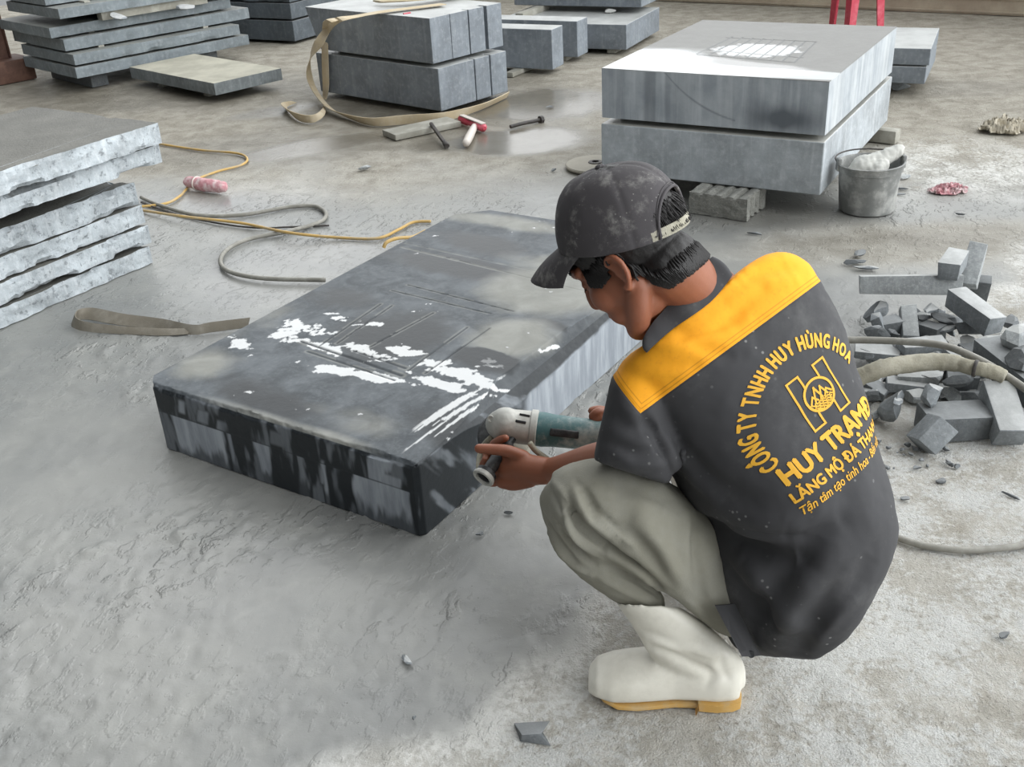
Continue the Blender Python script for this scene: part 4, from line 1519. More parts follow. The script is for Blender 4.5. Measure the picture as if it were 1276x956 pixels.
mk('head', V, F, M['red_plastic'], o, loc=(a + b) / 2, smooth=True, sharp=40)['label'] = 'red hammer head'
V, F = box((a + b) / 2 + UP * .0225, d * L * .46, np.cross(UP, d) * .014, UP * .003)
V, F = bevelled(V, F, .002)
mk('worn_face', V, F, M['white_plastic'], o, loc=(a + b) / 2 + UP * .02)
a, b = gp(636, 158, .012), gp(674, 149, .012)
d = b - a; L = np.linalg.norm(d); d /= L
V, F = merge(tube(catmull([a, a + d * L * .35 + UP * .002, a + d * L * .8, b], 4), [.010] * 13, 10), lathe(b - d * .012, d, [(0, .012), (.004, .021), (.022, .021), (.026, .016)], 8))
o = mk('iron_rod', V, F, M['dark_iron'], loc=(a + b) / 2, smooth=True, sharp=40)
tag(o, 'short dark iron rod with a thick head on the wet floor', 'rod')
c = gp(742, 208, 0)
V, F = lathe(c, UP, [(0, .04), (.004, .115), (.012, .135), (.018, .135), (.022, .10), (.022, .03), (.020, .016), (.004, .014), (.0, .012)], 48)
o = mk('grinding_disc', V, F, M['grinding_disc'], loc=c, smooth=True, sharp=35)
tag(o, 'pale round grinding disc lying by the corner of the pale blocks', 'disc')
V, F = lathe(c + UP * .0195, UP, [(0, .034), (.006, .032), (.007, .016), (.0, .015)], 32)
mk('hub_ring', V, F, M['dark_iron'], o, loc=c + UP * .018, smooth=True, sharp=40)
V, F = lathe(c, UP, [(.0215, .012), (.0235, .012), (.0235, .003), (.0215, .003)], 20)
mk('rim_band', *lathe(c, UP, [(.004, .136), (.014, .139), (.016, .136)], 48), M['grinding_disc'], o, loc=c, smooth=True)

# ---- bucket ----------------------------------------------------------------
def build_bucket():
    c = gp(1079, 260, 0); c[2] = 0
    z_top = hz(c + 0, 199)
    R0, R1, H = .103, .118, .188
    rs = np.random.RandomState(4)
    prof = [(0, R0 - .012), (0.002, R0), (.01, R0 + .002), (H * .5, (R0 + R1) / 2), (H - .03, R1 - .002), (H - .028, R1 + .003), (H - .006, R1 + .004), (H, R1 + .008), (H + .003, R1 + .003), (H - .004, R1 - .004), (.012, R0 - .006), (.010, .02)]
    V, F = lathe(c, UP, prof, 56)
    a = np.arctan2(V[:, 1] - c[1], V[:, 0] - c[0]); hh = V[:, 2] / H
    wob = .006 * np.sin(a * 2 + 1) * hh + .004 * fbm(np.stack([np.cos(a) * 2, np.sin(a) * 2, hh * 2], 1), 3, 3)
    rad = V - c; rad[:, 2] = 0; rad /= np.linalg.norm(rad, axis=1)[:, None] + 1e-9
    V = V + rad * wob[:, None]
    o = empty('bucket', c, 'dusty grey bucket with a white sack beside the pale stone blocks', 'bucket')
    mk('body', V, F, M['bucket_plastic'], o, loc=c, smooth=True, sharp=45)
    # wire handle fallen to one side, ears
    ex = CW[:, 0] * [1, 1, 0]; ex /= np.linalg.norm(ex); ey = np.cross(UP, ex)
    A, B = c - ex * (R1 + .006) + UP * (H - .015), c + ex * (R1 + .006) + UP * (H - .015)
    for s, E_ in ((-1, A), (1, B)):
        V, F = bevelled(*box(E_ + UP * .012, ex * .008, ey * .016, UP * .024), .004)
        mk('ear', V, F, M['bucket_plastic'], o, loc=E_, smooth=True)
    pts = [A - ex * .004 + UP * .02]
    for t_ in np.linspace(.06, .94, 11):
        an = math.pi * (1 - t_)
        pts.append(c + ex * math.cos(an) * (R1 + .016) + ey * math.sin(an) * (R1 + .01) + UP * (H + .012 + .004 * math.sin(an)))
    pts.append(B + ex * .004 + UP * .02)
    V, F = tube(catmull(pts, 4), .0032, 8)
    mk('handle', V, F, M['dark_iron'], o, loc=c + UP * H, smooth=True)
    # sack stuffed in the bucket
    q = lambda x, y, z: c + ex * x + ey * y + UP * z
    parts = [limb([q(-.05, -.01, .03), q(-.05, -.015, .12), q(-.03, -.01, .17), q(.04, .0, .195), q(.10, .012, .222), q(.118, .02, .232)], [.05, .055, .045, .034, .024, .014], 16, 4),
             limb([q(-.02, -.05, .05), q(.0, -.055, .14), q(.03, -.03, .18)], [.04, .04, .03], 14, 4)]
    V, F = union('sack', parts, .005, 5)
    V = V + vnormals(V, F) * (.006 * fbm(V * 30, 4, 2) + .004 * fbm(V * np.array([60, 60, 30]), 3, 9))[:, None]
    s = mk('sack', V, F, M['sack_white'], loc=q(0, 0, .03), smooth=True)
    tag(s, 'crumpled white sack stuffed into the dusty bucket', 'sack')


build_bucket()

# ---- scraps and rags -------------------------------------------------------
def rag(name, px, py, rx, ry, hgt, seed, mat, label, cat, th=.003, n=56, pleat=9.0):
    """crumpled cloth: a folded sheet with a ragged outline"""
    c = gp(px, py, 0)
    g = np.linspace(-1, 1, n)
    a, b = np.meshgrid(g, g, indexing='ij')
    P = np.stack([a.ravel(), b.ravel(), np.full(n * n, seed * 1.3)], 1)
    rr = np.hypot(P[:, 0], P[:, 1])
    edge = .80 + .28 * fbm(np.stack([P[:, 0] / (rr + .01) * 1.6, P[:, 1] / (rr + .01) * 1.6, P[:, 2]], 1), 3, seed)
    keep = (rr < edge).reshape(n, n)
    f1, f2 = fbm(P * 2.2, 4, seed + 1), fbm(P * 5.0, 3, seed + 2)
    ridge = 1 - np.abs(np.sin((P[:, 0] * .8 + P[:, 1] * 1.1 + f1 * 1.3) * pleat * .5 + f2 * 1.5))
    Z = hgt * (1 - .55 * sstep(.2, 1, rr)) * (.12 + .75 * ridge ** 1.6 + .35 * np.clip(f1, -.3, 1)) + th
    Z = np.maximum(Z, th)
    V = np.stack([c[0] + rx * (P[:, 0] + .16 * f2), c[1] + ry * (P[:, 1] + .16 * fbm(P * 4, 3, seed + 4)), Z], 1)
    idx = np.arange(n * n).reshape(n, n)
    q = np.stack([idx[:-1, :-1], idx[1:, :-1], idx[1:, 1:], idx[:-1, 1:]], -1)
    ok = keep[:-1, :-1] & keep[1:, :-1] & keep[1:, 1:] & keep[:-1, 1:]
    F = q[ok]
    used = np.unique(F); mp = -np.ones(n * n, int); mp[used] = np.arange(len(used))
    o = mk(name, V[used], mp[F], mat, loc=c, smooth=True)
    m = o.modifiers.new('thick', 'SOLIDIFY'); m.thickness = th; m.offset = -1
    return tag(o, label, cat)


rag('cloth_scrap', 1182, 239, .095, .06, .035, 5, M['pink_scrap'], 'small clump of faded pink cloth on the dry floor', 'cloth')
rag('rag', 1252, 162, .15, .11, .07, 8, M['cloth_rag'], 'crumpled off white rag at the right edge of the yard', 'rag')

# ---- red plastic stool beyond the pale stack -------------------------------
def build_stool():
    f = [gp(1028, 60, 0), gp(1052, 61.5, 0), gp(1098, 66, 0), gp(1079, 63, 0)]
    b = gp(1062, 40, 0)
    o = empty('plastic_stool', b, 'red plastic stool standing behind the pale stone blocks', 'stool')
    c = b.copy()
    ex = np.array([.94, .34, 0]); ey = np.array([-.34, .94, 0])
    Ht, wt, wb = .46, .125, .15
    for sx, sy in ((-1, -1), (1, -1), (1, 1), (-1, 1)):
        k_ = 1.0 if sy < 0 else .62
        p0 = c + ex * sx * wb * k_ + ey * sy * wb
        p1 = c + ex * sx * wt * (.5 + .5 * k_) + ey * sy * wt + UP * Ht
        R = []
        for t_ in (0, .5, 1):
            p = p0 + (p1 - p0) * t_; s = .026 + .010 * t_
            R.append([p + ex * -sx * s * a + ey * -sy * s * b_ for a, b_ in ((0, 0), (2, 0), (2, .35), (.35, .35), (.35, 2), (0, 2))])
        V, F = loft(R)
        mk('leg', V, F, M['red_plastic'], o, loc=p0)
    V, F = bevelled(*box(c + UP * (Ht + .008), ex * (wt + .02), ey * (wt + .02), UP * .012), .008, 3)
    mk('seat', V, F, M['red_plastic'], o, loc=c + UP * Ht, smooth=True, sharp=40)
    for k, (s, t) in enumerate(((ex, ey), (ey, ex), (-ex, ey), (-ey, ex))):
        V, F = bevelled(*box(c + s * (wt + .012) + UP * (Ht - .04), s * .004, t * (wt + .004), UP * .035), .002)
        mk('apron', V, F, M['red_plastic'], o, loc=c + UP * Ht)


build_stool()

# ---- rusty steel post with its base ----------------------------------------
c = gp(14, 100, 0)
o = empty('steel_post', c, 'rusty steel post on a brown base block at the left edge', 'post')
e1, e2 = yaw(44.5)
V, F = bevelled(*box(c + e2 * .02 + UP * .075, e1 * .14, e2 * .14, UP * .075), .008)
mk('base_block', V, F, M['rusty_steel'], o, loc=c, smooth=True, sharp=40)
c2 = c + e2 * .03 - e1 * .01
V, F = merge(box(c2 + UP * 1.1, e1 * .05, e2 * .006, UP * .95), box(c2 + e1 * .047 + UP * 1.1, e1 * .004, e2 * .045, UP * .95), box(c2 - e1 * .047 + UP * 1.1, e1 * .004, e2 * .045, UP * .95))
mk('post', V, F, M['rusty_steel'], o, loc=c2 + UP * .15)

# ---- heap of offcuts --------------------------------------------------------
OFF = {'l': M['offcut_stone'], 'd': M['offcut_stone_dark'], 'p': M['offcut_stone_pale']}


def off_bar(a, b, w, h, m, label, group=None, roll=0., wob=.004):
    """a, b: (x, y, z) places of the ends of the underside line"""
    return bar('stone_offcut', gp(*a), gp(*b), w, h, OFF[m], label, 'stone offcut', bev=.003, roll=roll, wob=wob, group=group)


def lump(px, py, z, dims, rot, m, label, seed, group=None, name='stone_chip', cat='stone chip'):
    return pebble(name, gp(px, py, z), .05, seed, OFF[m], label, cat, group=group, dims=dims, rotz=rot)


off_bar((1071, 366, .10), (1197, 366, .115), .062, .058, 'p', 'long pale squared offcut lying across the far side of the heap', roll=.35)
off_bar((1180, 350, .165), (1192, 330, .165), .058, .055, 'l', 'short squared offcut standing on the long pale one')
off_bar((1205, 360, .10), (1219, 309, .19), .052, .03, 'p', 'pale flat offcut leaning upright at the top of the heap')
off_bar((1217, 382, .0), (1224, 352, .10), .05, .03, 'd', 'dark wedge offcut behind the leaning pale piece')
off_bar((1186, 380, .11), (1238, 418, .085), .062, .058, 'l', 'thick squared offcut pointing from heap top to the right edge')
off_bar((1129, 388, .08), (1132, 428, .02), .045, .04, 'p', 'narrow upright offcut below the long pale one')
off_bar((1084, 395, .09), (1098, 428, .01), .05, .03, 'l', 'slanting flat offcut at the left of the heap')
lump(1092, 400, .03, (.065, .05, .035), .3, 'l', 'rough lump under the left end of the long pale offcut', 3)
off_bar((1148, 418, .03), (1172, 426, .03), .05, .045, 'd', 'small dark squared offcut in the middle of the heap')
for i, (x, y, z, r) in enumerate(((1152, 398, .07, .4), (1160, 386, .10, 1.1), (1172, 398, .08, 2.0), (1185, 412, .06, .2), (1166, 410, .06, 2.6))):
    lump(x, y, z, (.045, .024, .008), r, 'dl'[i % 2], 'thin broken flake in the hollow of the heap', 20 + i, 'thin flakes in the heap')
lump(1206, 418, .05, (.06, .05, .04), .5, 'd', 'dark craggy lump beside the thick squared offcut', 31)
lump(1227, 436, .075, (.08, .035, .022), .25, 'p', 'flat pale rough piece near the right edge of the heap', 33)
off_bar((1226, 450, .05), (1300, 512, .03), .085, .075, 'd', 'big dark squared offcut running out of the frame at right')
lump(1262, 442, .085, (.075, .06, .06), .7, 'p', 'pale broken lump on the big dark offcut', 36)
lump(1276, 466, .09, (.06, .05, .045), .2, 'd', 'dark broken lump at the right edge of the heap', 38)
off_bar((1236, 494, .055), (1256, 556, .0), .07, .06, 'l', 'thick squared offcut pointing toward the camera at the right')
off_bar((1146, 541, .0), (1226, 536, .0), .095, .065, 'd', 'stout dark offcut with a pointed broken end at the heap front')
off_bar((1158, 565, .0), (1184, 537, .045), .065, .06, 'l', 'tilted squared block at the very front of the heap', roll=.5)
lump(1108, 528, .0, (.062, .052, .055), .4, 'l', 'five sided block at the lower left of the heap', 41)
lump(1117, 503, .07, (.03, .018, .012), .9, 'l', 'chip lying on the five sided block', 42)
lump(1162, 506, .06, (.042, .036, .04), 1.0, 'l', 'small rough cube resting on the stout dark offcut', 43)
off_bar((1180, 452, .055), (1200, 450, .055), .05, .03, 'l', 'small flat square offcut near the sleeved hose')
off_bar((1065, 441, .03), (1122, 446, .03), .07, .025, 'l', 'flat long sliver at the left of the heap, under the hose')
off_bar((1118, 470, .03), (1168, 474, .03), .06, .022, 'p', 'flat pale sliver just below the sleeved hose')
off_bar((1103, 482, .015), (1155, 485, .015), .05, .022, 'l', 'flat sliver partly under the pale one in the heap')
off_bar((1074, 478, .025), (1104, 495, .0), .055, .02, 'd', 'dark sloping sliver near the worker in the heap')
off_bar((1176, 478, .0), (1216, 482, .0), .10, .05, 'd', 'broad dark offcut in the shade under the sleeved hose')
lump(1092, 520, .0, (.04, .02, .02), .9, 'd', 'dark chip left of the five sided block', 46)
lump(1086, 500, .0, (.05, .025, .03), .3, 'd', 'dark chip close to the back of the shirt', 47)
off_bar((1096, 416, .04), (1122, 410, .045), .045, .04, 'd', 'dark stub offcut beneath the upright one')
off_bar((1120, 440, .05), (1176, 436, .05), .06, .03, 'l', 'flat offcut lying between the hoses in the heap')
off_bar((1200, 448, .0), (1232, 470, .0), .06, .055, 'd', 'squat dark offcut between thick pieces at the right of the heap')
rs = np.random.RandomState(12)
for i in range(64):
    x, y = rs.uniform(1080, 1276), rs.uniform(388, 505)
    lump(x, y, rs.uniform(0, .05) if 400 < y < 480 else 0, tuple(rs.uniform(.025, .058) * np.array([1, .62, .45])), rs.uniform(0, 3), 'lpdld'[i % 5], 'small broken chip among the offcuts of the heap', 100 + i, 'small chips among the offcuts')
for i in range(26):
    x, y = rs.uniform(1095, 1200), rs.uniform(540, 585)
    s = rs.uniform(.005, .014)
    lump(x, y, 0, (s, s * .7, s * .5), rs.uniform(0, 3), 'd', 'tiny dark crumb in front of the offcut heap', 200 + i, 'crumbs in front of the heap')
# loose chips elsewhere
for i, (x, y, dims, r, m, lb) in enumerate((
        (1070, 320, (.045, .03, .016), .6, 'd', 'dark flake on the floor above the heap, farther one'), (1062, 330, (.06, .03, .014), .2, 'd', 'dark flake on the floor above the heap, middle one'), (1078, 336, (.05, .02, .010), -.3, 'l', 'thin flake on the floor above the heap, nearest one'),
        (455, 212, (.035, .025, .016), .3, 'p', 'white stone crumb on the floor between board and cord'), (1128, 623, (.016, .012, .008), .3, 'd', 'dark crumb right of the shirt'), (1173, 600, (.016, .012, .008), .3, 'd', 'dark crumb below the heap'), (1252, 795, (.014, .010, .008), .3, 'd', 'dark pebble on the crusted floor at the right'),
        (1262, 620, (.028, .005, .006), -.8, 'd', 'dark splinter on the crusted floor at the right'), (505, 822, (.024, .012, .006), -.7, 'l', 'small flat chip in the slurry below the slab'), (517, 896, (.006, .006, .005), 0, 'd', 'dark crumb near the bottom edge'), (635, 640, (.014, .008, .006), 0, 'd', 'dark chip on the floor right of the slab corner'),
        (598, 667, (.016, .008, .006), .4, 'd', 'dark chip on the floor beside the slab corner'), (686, 134, (.03, .012, .008), .4, 'd', 'dark flake on the wet floor behind the rod'), (690, 213, (.02, .012, .008), .4, 'l', 'grey flake left of the grinding disc'),
        (941, 292, (.035, .012, .008), -.5, 'd', 'dark sliver on the floor below the concrete brick'), (1125, 237, (.04, .008, .008), -.2, 'd', 'dark splinter right of the bucket'), (1117, 243, (.04, .007, .006), -.2, 'd', 'thin splinter right of the bucket, nearer one'),
        (1126, 222, (.05, .03, .010), .1, 'p', 'flat pale scrap right of the bucket'), (1196, 268, (.03, .006, .006), -.5, 'd', 'dark splinter below the pink scrap'))):
    lump(x, y, 0, dims, r, m, lb, 300 + i)
# flat triangular flake at the bottom edge
bar('stone_flake', gp(642, 918, 0), gp(680, 914, 0), .045, .012, M['offcut_stone_dark'], 'dark triangular stone flake at the bottom of the view', 'stone flake', bev=.002, wob=.012)
# hoses over the heap
hose('air_hose', [(1040, 424, .10), (1080, 424, .11), (1130, 426, .12), (1176, 431, .13), (1215, 446, .135), (1250, 466, .12), (1300, 500, .10)], .010, M['hose_grey'], 'thin grey hose arching over the offcut heap', 'hose')
P = catmull([gp(1036, 476, .08), gp(1070, 470, .10), (gp(1100, 459, .125)), gp(1140, 453, .13), gp(1180, 451, .135), gp(1215, 459, .135), gp(1236, 463, .132), gp(1250, 470, .12)], 10)
s_ = np.linspace(0, 1, len(P))
rad = np.where(s_ < .62, .024 - .006 * np.abs(s_ - .3), .019)
V, F = tube(P, rad, 16)
V = V + vnormals(V, F) * (.003 * fbm(V * np.array([120, 60, 60]), 3, 3))[:, None]
o = mk('sleeved_hose', V, F, M['hose_sleeve'], loc=(P[0][0], P[0][1], 0), smooth=True)
tag(o, 'thick beige hose with a frayed fabric sleeve on the heap', 'hose')
V, F = lathe(P[50] - (P[51] - P[49]) / np.linalg.norm(P[51] - P[49]) * .004, P[51] - P[49], [(0, .021), (.001, .0225), (.008, .0225), (.009, .021)], 20)
mk('clamp_ring', V, F, M['dark_iron'], o, loc=P[50], smooth=True)
# ================================================================== the crouching worker
PB = gp(830, 872, 0) + np.array([.12, .14, 0]); PB[2] = 0

# ---- head frame: bowed and turned a little away ---------------------------
PSI, TH = math.radians(30), math.radians(43)
Fh = np.array([-math.cos(PSI), math.sin(PSI), 0])
HL = np.array([-math.sin(PSI), -math.cos(PSI), 0])          # the worker's left
HF = math.cos(TH) * Fh - math.sin(TH) * UP                    # where the face looks
HU = math.sin(TH) * Fh + math.cos(TH) * UP
HX = -HL
HC = dp(782, 310, 1.60)
HM = np.stack([HX, HF, HU], 1)


def hd(x, y, z): return HC + HM @ np.array([x, y, z], float)


def hell(c, r): return ellipsoid(hd(*c), HM @ np.diag(r))


def lerp(a, b, t): return np.asarray(a, float) * (1 - t) + np.asarray(b, float) * t


# ---- shirt ------------------------------------------------------------------
torso_spec = [
    (938, 815, 1.75, 1014, 823, 1.83, .07),
    (922, 804, 1.69, 1046, 797, 1.84, .115),
    (903, 772, 1.67, 1074, 765, 1.85, .140),
    (890, 724, 1.66, 1104, 712, 1.85, .155),
    (882, 686, 1.66, 1117, 664, 1.85, .165),
    (864, 642, 1.66, 1111, 617, 1.84, .165),
    (842, 602, 1.67, 1100, 572, 1.83, .160),
    (818, 562, 1.68, 1085, 520, 1.82, .152),
    (798, 525, 1.67, 1068, 458, 1.80, .140),
    (781, 493, 1.66, 1049, 398, 1.78, .125),
    (770, 466, 1.65, 1026, 354, 1.76, .105),
    (778, 448, 1.65, 1003, 324, 1.74, .088),
    (802, 430, 1.64, 975, 314, 1.72, .074),
    (828, 412, 1.64, 945, 322, 1.70, .064),
    (846, 398, 1.63, 921, 340, 1.68, .056)]
T_rings = ovals(torso_spec, 4, 44, 2.35)
sleeve_spec = [
    (790, 452, 1.66, 838, 492, 1.66, .045),
    (764, 466, 1.66, 832, 520, 1.67, .058),
    (754, 500, 1.66, 842, 552, 1.67, .060),
    (744, 540, 1.67, 846, 584, 1.67, .060),
    (737, 573, 1.69, 832, 604, 1.68, .056)]
S_rings = ovals(sleeve_spec, 4, 32, 2.2)
rs_a, rs_e = dp(984, 374, 1.80), np.array([.385, 1.80, .47])
parts = [loft(T_rings), loft(S_rings), limb([rs_a, lerp(rs_a, rs_e, .5), lerp(rs_a, rs_e, .95)], [.062, .065, .062], 24)]
SV, SF = union('shirt', parts, .0055, 10)
SV = creases(SV, SF, [
    # sleeve against the body
    ([(800, 517), (820, 545), (834, 572), (840, 602)], .010, -.016),
    # hem hanging in folds at the hip
    ([(868, 655), (905, 672), (950, 692), (992, 700)], .026, -.030),
    ([(992, 700), (1012, 690), (1020, 672)], .030, -.010),
    ([(885, 640), (930, 656), (985, 668)], .024, .016),
    ([(905, 705), (935, 750), (975, 792)], .018, -.012),
    ([(925, 700), (965, 745), (1005, 790)], .020, .014),
    ([(1030, 780), (1065, 735), (1090, 690)], .025, -.010),
    ([(1010, 812), (1040, 770), (1070, 740)], .014, .008),
    ([(890, 725), (905, 760), (930, 800)], .010, .010),
    ([(1000, 700), (960, 740), (930, 790)], .020, -.010), ([(1018, 705), (988, 755), (965, 808)], .020, .012), ([(1045, 720), (1018, 770), (1000, 815)], .018, -.010),
    ([(876, 645), (940, 668), (1000, 672), (1050, 650)], .018, -.014), ([(866, 622), (940, 645), (1010, 650)], .020, .008), ([(893, 730), (912, 770), (940, 806)], .008, -.008),
    # drag lines from the armpit and over the back
    ([(842, 560), (870, 600), (905, 630)], .022, .009),
    ([(832, 535), (880, 590), (930, 620)], .018, -.007),
    ([(1075, 500), (1070, 560), (1078, 640)], .03, .006),
    ([(1050, 600), (1062, 660), (1060, 700)], .03, -.007),
    # yoke
    ([(835, 405), (860, 418), (900, 405), (950, 360)], .012, -.007),
    ([(815, 428), (850, 432), (905, 412)], .011, .006),
    ([(855, 425), (895, 440), (920, 440)], .012, -.005),
    ([(925, 352), (950, 338), (985, 330)], .012, -.006),
    ([(915, 372), (948, 356), (990, 350)], .012, .005),
    ([(800, 450), (840, 455), (880, 450)], .012, -.004),
    ([(790, 470), (815, 470), (850, 462)], .010, .004),
    # sleeve
    ([(760, 520), (790, 535), (825, 535)], .012, -.006),
    ([(752, 548), (790, 565), (830, 560)], .012, -.007),
    ([(770, 500), (790, 515), (815, 512)], .010, .004),
    ([(760, 560), (790, 578), (828, 578)], .010, .006),
])
nz_ = fbm(SV * 11, 4, 81)
SV = SV + vnormals(SV, SF) * (.0035 * nz_ + .0012 * fbm(SV * 40, 3, 83))[:, None]
S_tree = bvh(SV, SF)
vd = ray(900, 430); vd = vd / np.linalg.norm(vd)


def seam_plane(a, b, toward, loc):
    A, B = hit(S_tree, *a), hit(S_tree, *b)
    if A is None: A = dp(*a, 1.66)
    if B is None: B = dp(*b, 1.74)
    n = np.cross(B - A, vd); n /= np.linalg.norm(n)
    q = hit(S_tree, *toward)
    if (q - A) @ n < 0: n = -n
    return A - loc, n


m_shirt(seam_plane((797, 516), (1019, 353), (880, 430), PB), seam_plane((763, 468), (797, 514), (850, 460), PB))

# ---- body: one skin ---------------------------------------------------------
neck0, neck1 = hd(0, -.035, -.055), dp(884, 372, 1.68)
body = [
    hell((0, -.014, .036), (.073, .094, .088)), hell((0, .03, -.03), (.063, .064, .082)),
    limb([hd(-.050, -.004, -.05), hd(-.045, .03, -.085), hd(-.016, .066, -.108), hd(.016, .066, -.108), hd(.045, .03, -.085), hd(.050, -.004, -.05)], [.020, .020, .019, .019, .020, .020], 14, 4),
    hell((0, .074, -.103), (.021, .018, .018)), hell((-.038, .054, -.034), (.029, .029, .030)), hell((.038, .054, -.034), (.029, .029, .030)), hell((-.034, .050, -.068), (.026, .028, .026)), hell((.034, .050, -.068), (.026, .028, .026)),
    limb([hd(0, .090, .008), hd(0, .104, -.022), hd(0, .106, -.036)], [.009, .011, .013], 12, 4), hell((-.012, .094, -.038), (.009, .010, .008)), hell((.012, .094, -.038), (.009, .010, .008)),
    limb([hd(-.046, .066, .018), hd(-.02, .086, .022), hd(0, .089, .02), hd(.02, .086, .022), hd(.046, .066, .018)], [.010, .012, .012, .012, .010], 12, 3),
    hell((0, .088, -.066), (.024, .012, .007)), hell((0, .086, -.076), (.021, .012, .007)), hell((0, .082, -.06), (.026, .014, .02)),
    limb([neck0, lerp(neck0, neck1, .5) + HF * .004, neck1], [.051, .051, .055], 24)]
for s in (-1, 1):                          # ears
    e = [(a_ * .82, b_ * .82) for a_, b_ in ((.0, .016), (.004, .030), (-.010, .036), (-.024, .030), (-.030, .012), (-.024, -.008), (-.010, -.024), (-.001, -.030), (.004, -.024))]
    ez = [hd(s * (.073 + .010 * sstep(0, 1, abs(a + .0) / .03) + .002), -.002 + a, -.020 + b) for a, b in e]
    body.append(limb(ez, [.004, .0045, .0045, .005, .005, .0045, .0045, .0055, .0045], 10, 3))
    body.append(ellipsoid(hd(s * .074, -.012, -.018), HM @ np.diag((.005, .013, .022))))
    body.append(hell((s * .03, .078, -.002), (.014, .008, .008)))
pel = lerp(dp(889, 715, 1.80), dp(1104, 712, 1.86), .5)
mid = lerp(dp(838, 602, 1.75), dp(1100, 572, 1.80), .5)
upb = lerp(dp(781, 493, 1.70), dp(1049, 398, 1.76), .5)
body.append(limb([neck1, upb, mid, pel], [.052, .090, .10, .075], 28))
Ls, Le = dp(800, 492, 1.68), dp(784, 572, 1.86)
Lw = dp(688, 587, 2.11)
body.append(limb([upb, lerp(upb, Ls, .7), Ls], [.06, .055, .048], 20))
body.append(limb([Ls, lerp(Ls, Le, .5), Le], [.044, .040, .036], 20))
body.append(limb([Le, lerp(Le, Lw, .35), lerp(Le, Lw, .8), Lw], [.038, .041, .031, .027], 20))
Rs, Re, Rw = rs_a, rs_e, dp(762, 532, 2.20)
body.append(limb([upb, lerp(upb, Rs, .6), Rs], [.06, .052, .045], 20))
body.append(limb([Rs, lerp(Rs, Re, .5), Re], [.045, .043, .037], 20))
body.append(limb([Re, lerp(Re, Rw, .4), Rw], [.037, .038, .027], 20))

# left hand round the side handle of the grinder
HZ = 2.14
h3 = lambda x, y, dz=0: dp(x, y, HZ + dz)
palm = [limb([Lw, h3(668, 586, -.02), h3(646, 582, .0), h3(634, 584, .01)], [.027, .030, .030, .026], 18),
        limb([h3(660, 596, -.01), h3(640, 600, .005), h3(626, 601, .012)], [.020, .020, .014], 14),
        limb([h3(650, 572, -.01), h3(636, 568, .005), h3(626, 570, .02)], [.020, .019, .013], 14)]
fingers = [
    # thumb along the handle, tip to the left
    ([h3(652, 570, -.015), h3(632, 562, -.025), h3(612, 560, -.026), h3(597, 559, -.024)], [.0145, .013, .0115, .0105]),
    # fingers pass behind the handle, tips come up over it
    ([h3(634, 570, .015), h3(620, 566, .040), h3(614, 556, .045), h3(622, 549, .020), h3(630, 546, .0)], [.011, .0105, .010, .0095, .0085]),
    ([h3(630, 580, .02), h3(612, 578, .045), h3(606, 570, .045), h3(610, 562, .022)], [.011, .0105, .0095, .0085]),
    ([h3(628, 590, .02), h3(610, 590, .046), h3(602, 582, .045), h3(605, 573, .022)], [.011, .010, .0095, .0085]),
    ([h3(626, 599, .018), h3(612, 602, .040), h3(604, 596, .044), h3(605, 586, .026)], [.0095, .009, .0085, .0075])]
body += palm + [limb(p, r, 12, 4) for p, r in fingers]
# right hand over the rear of the grinder body
r3 = lambda x, y, dz=0: dp(x, y, 2.20 + dz)
body += [limb([Rw, r3(760, 524, .0), r3(750, 520, .0)], [.027, .028, .024], 16)]
for k, (x0, y0, x1, y1) in enumerate(((752, 514, 738, 519), (754, 522, 740, 528), (757, 531, 744, 538), (760, 540, 749, 547))):
    body.append(limb([r3(x0 + 4, y0, .01), r3((x0 + x1) / 2, (y0 + y1) / 2 - 3, -.022), r3(x1, y1, -.020)], [.0115, .0105, .0090], 12, 4))
body.append(limb([r3(760, 520, .02), r3(750, 512, .045), r3(738, 512, .05)], [.013, .012, .010], 12, 4))
# legs inside the trousers
Lk = dp(716, 632, 1.78)
Lh = dp(905, 722, 1.83)
La = dp(890, 838, 1.852)
Rk, Rh, Ra = np.array([.275, 1.80, .41]), np.array([.505, 1.555, .265]), np.array([.455, 1.665, .09])
body.append(limb([pel, Lh, lerp(Lh, Lk, .5), Lk], [.06, .032, .036, .030], 20))
body.append(limb([Lk, dp(768, 712, 1.805), dp(808, 768, 1.822), dp(868, 836, 1.85)], [.028, .022, .016, .020], 20))
body.append(limb([pel, Rh, lerp(Rh, Rk, .5), Rk], [.06, .045, .045, .040], 20))
body.append(limb([Rk, lerp(Rk, Ra, .4), Ra], [.036, .034, .026], 20))
BV, BF = union('body', body, .0032, 7)
person = mk('person', BV, BF, M['skin'], loc=PB, smooth=True)
tag(person, 'crouching worker in cap, dark and orange work shirt and white rubber boots', 'person')
shirt = mk('shirt', SV, SF, M['shirt_cloth'], person, loc=PB, smooth=True)
shirt['label'] = 'dark work shirt with an orange yoke and printed back'

# ---- collar -------------------------------------------------------------------
col_low = [(806, 440), (822, 424), (842, 408), (862, 394), (884, 378), (902, 358), (912, 343)]
col_top = [(801, 424), (812, 404), (826, 388), (845, 366), (862, 346), (878, 328), (888, 321)]
cl, ct = [], []
for (a, b) in zip(col_low, col_top):
    q = hit(S_tree, *a)
    if q is None: q = dp(*a, 1.62)
    cl.append(q - vd * .004); zc = proj([q])[0, 2]
    ct.append(dp(*b, zc + .002))
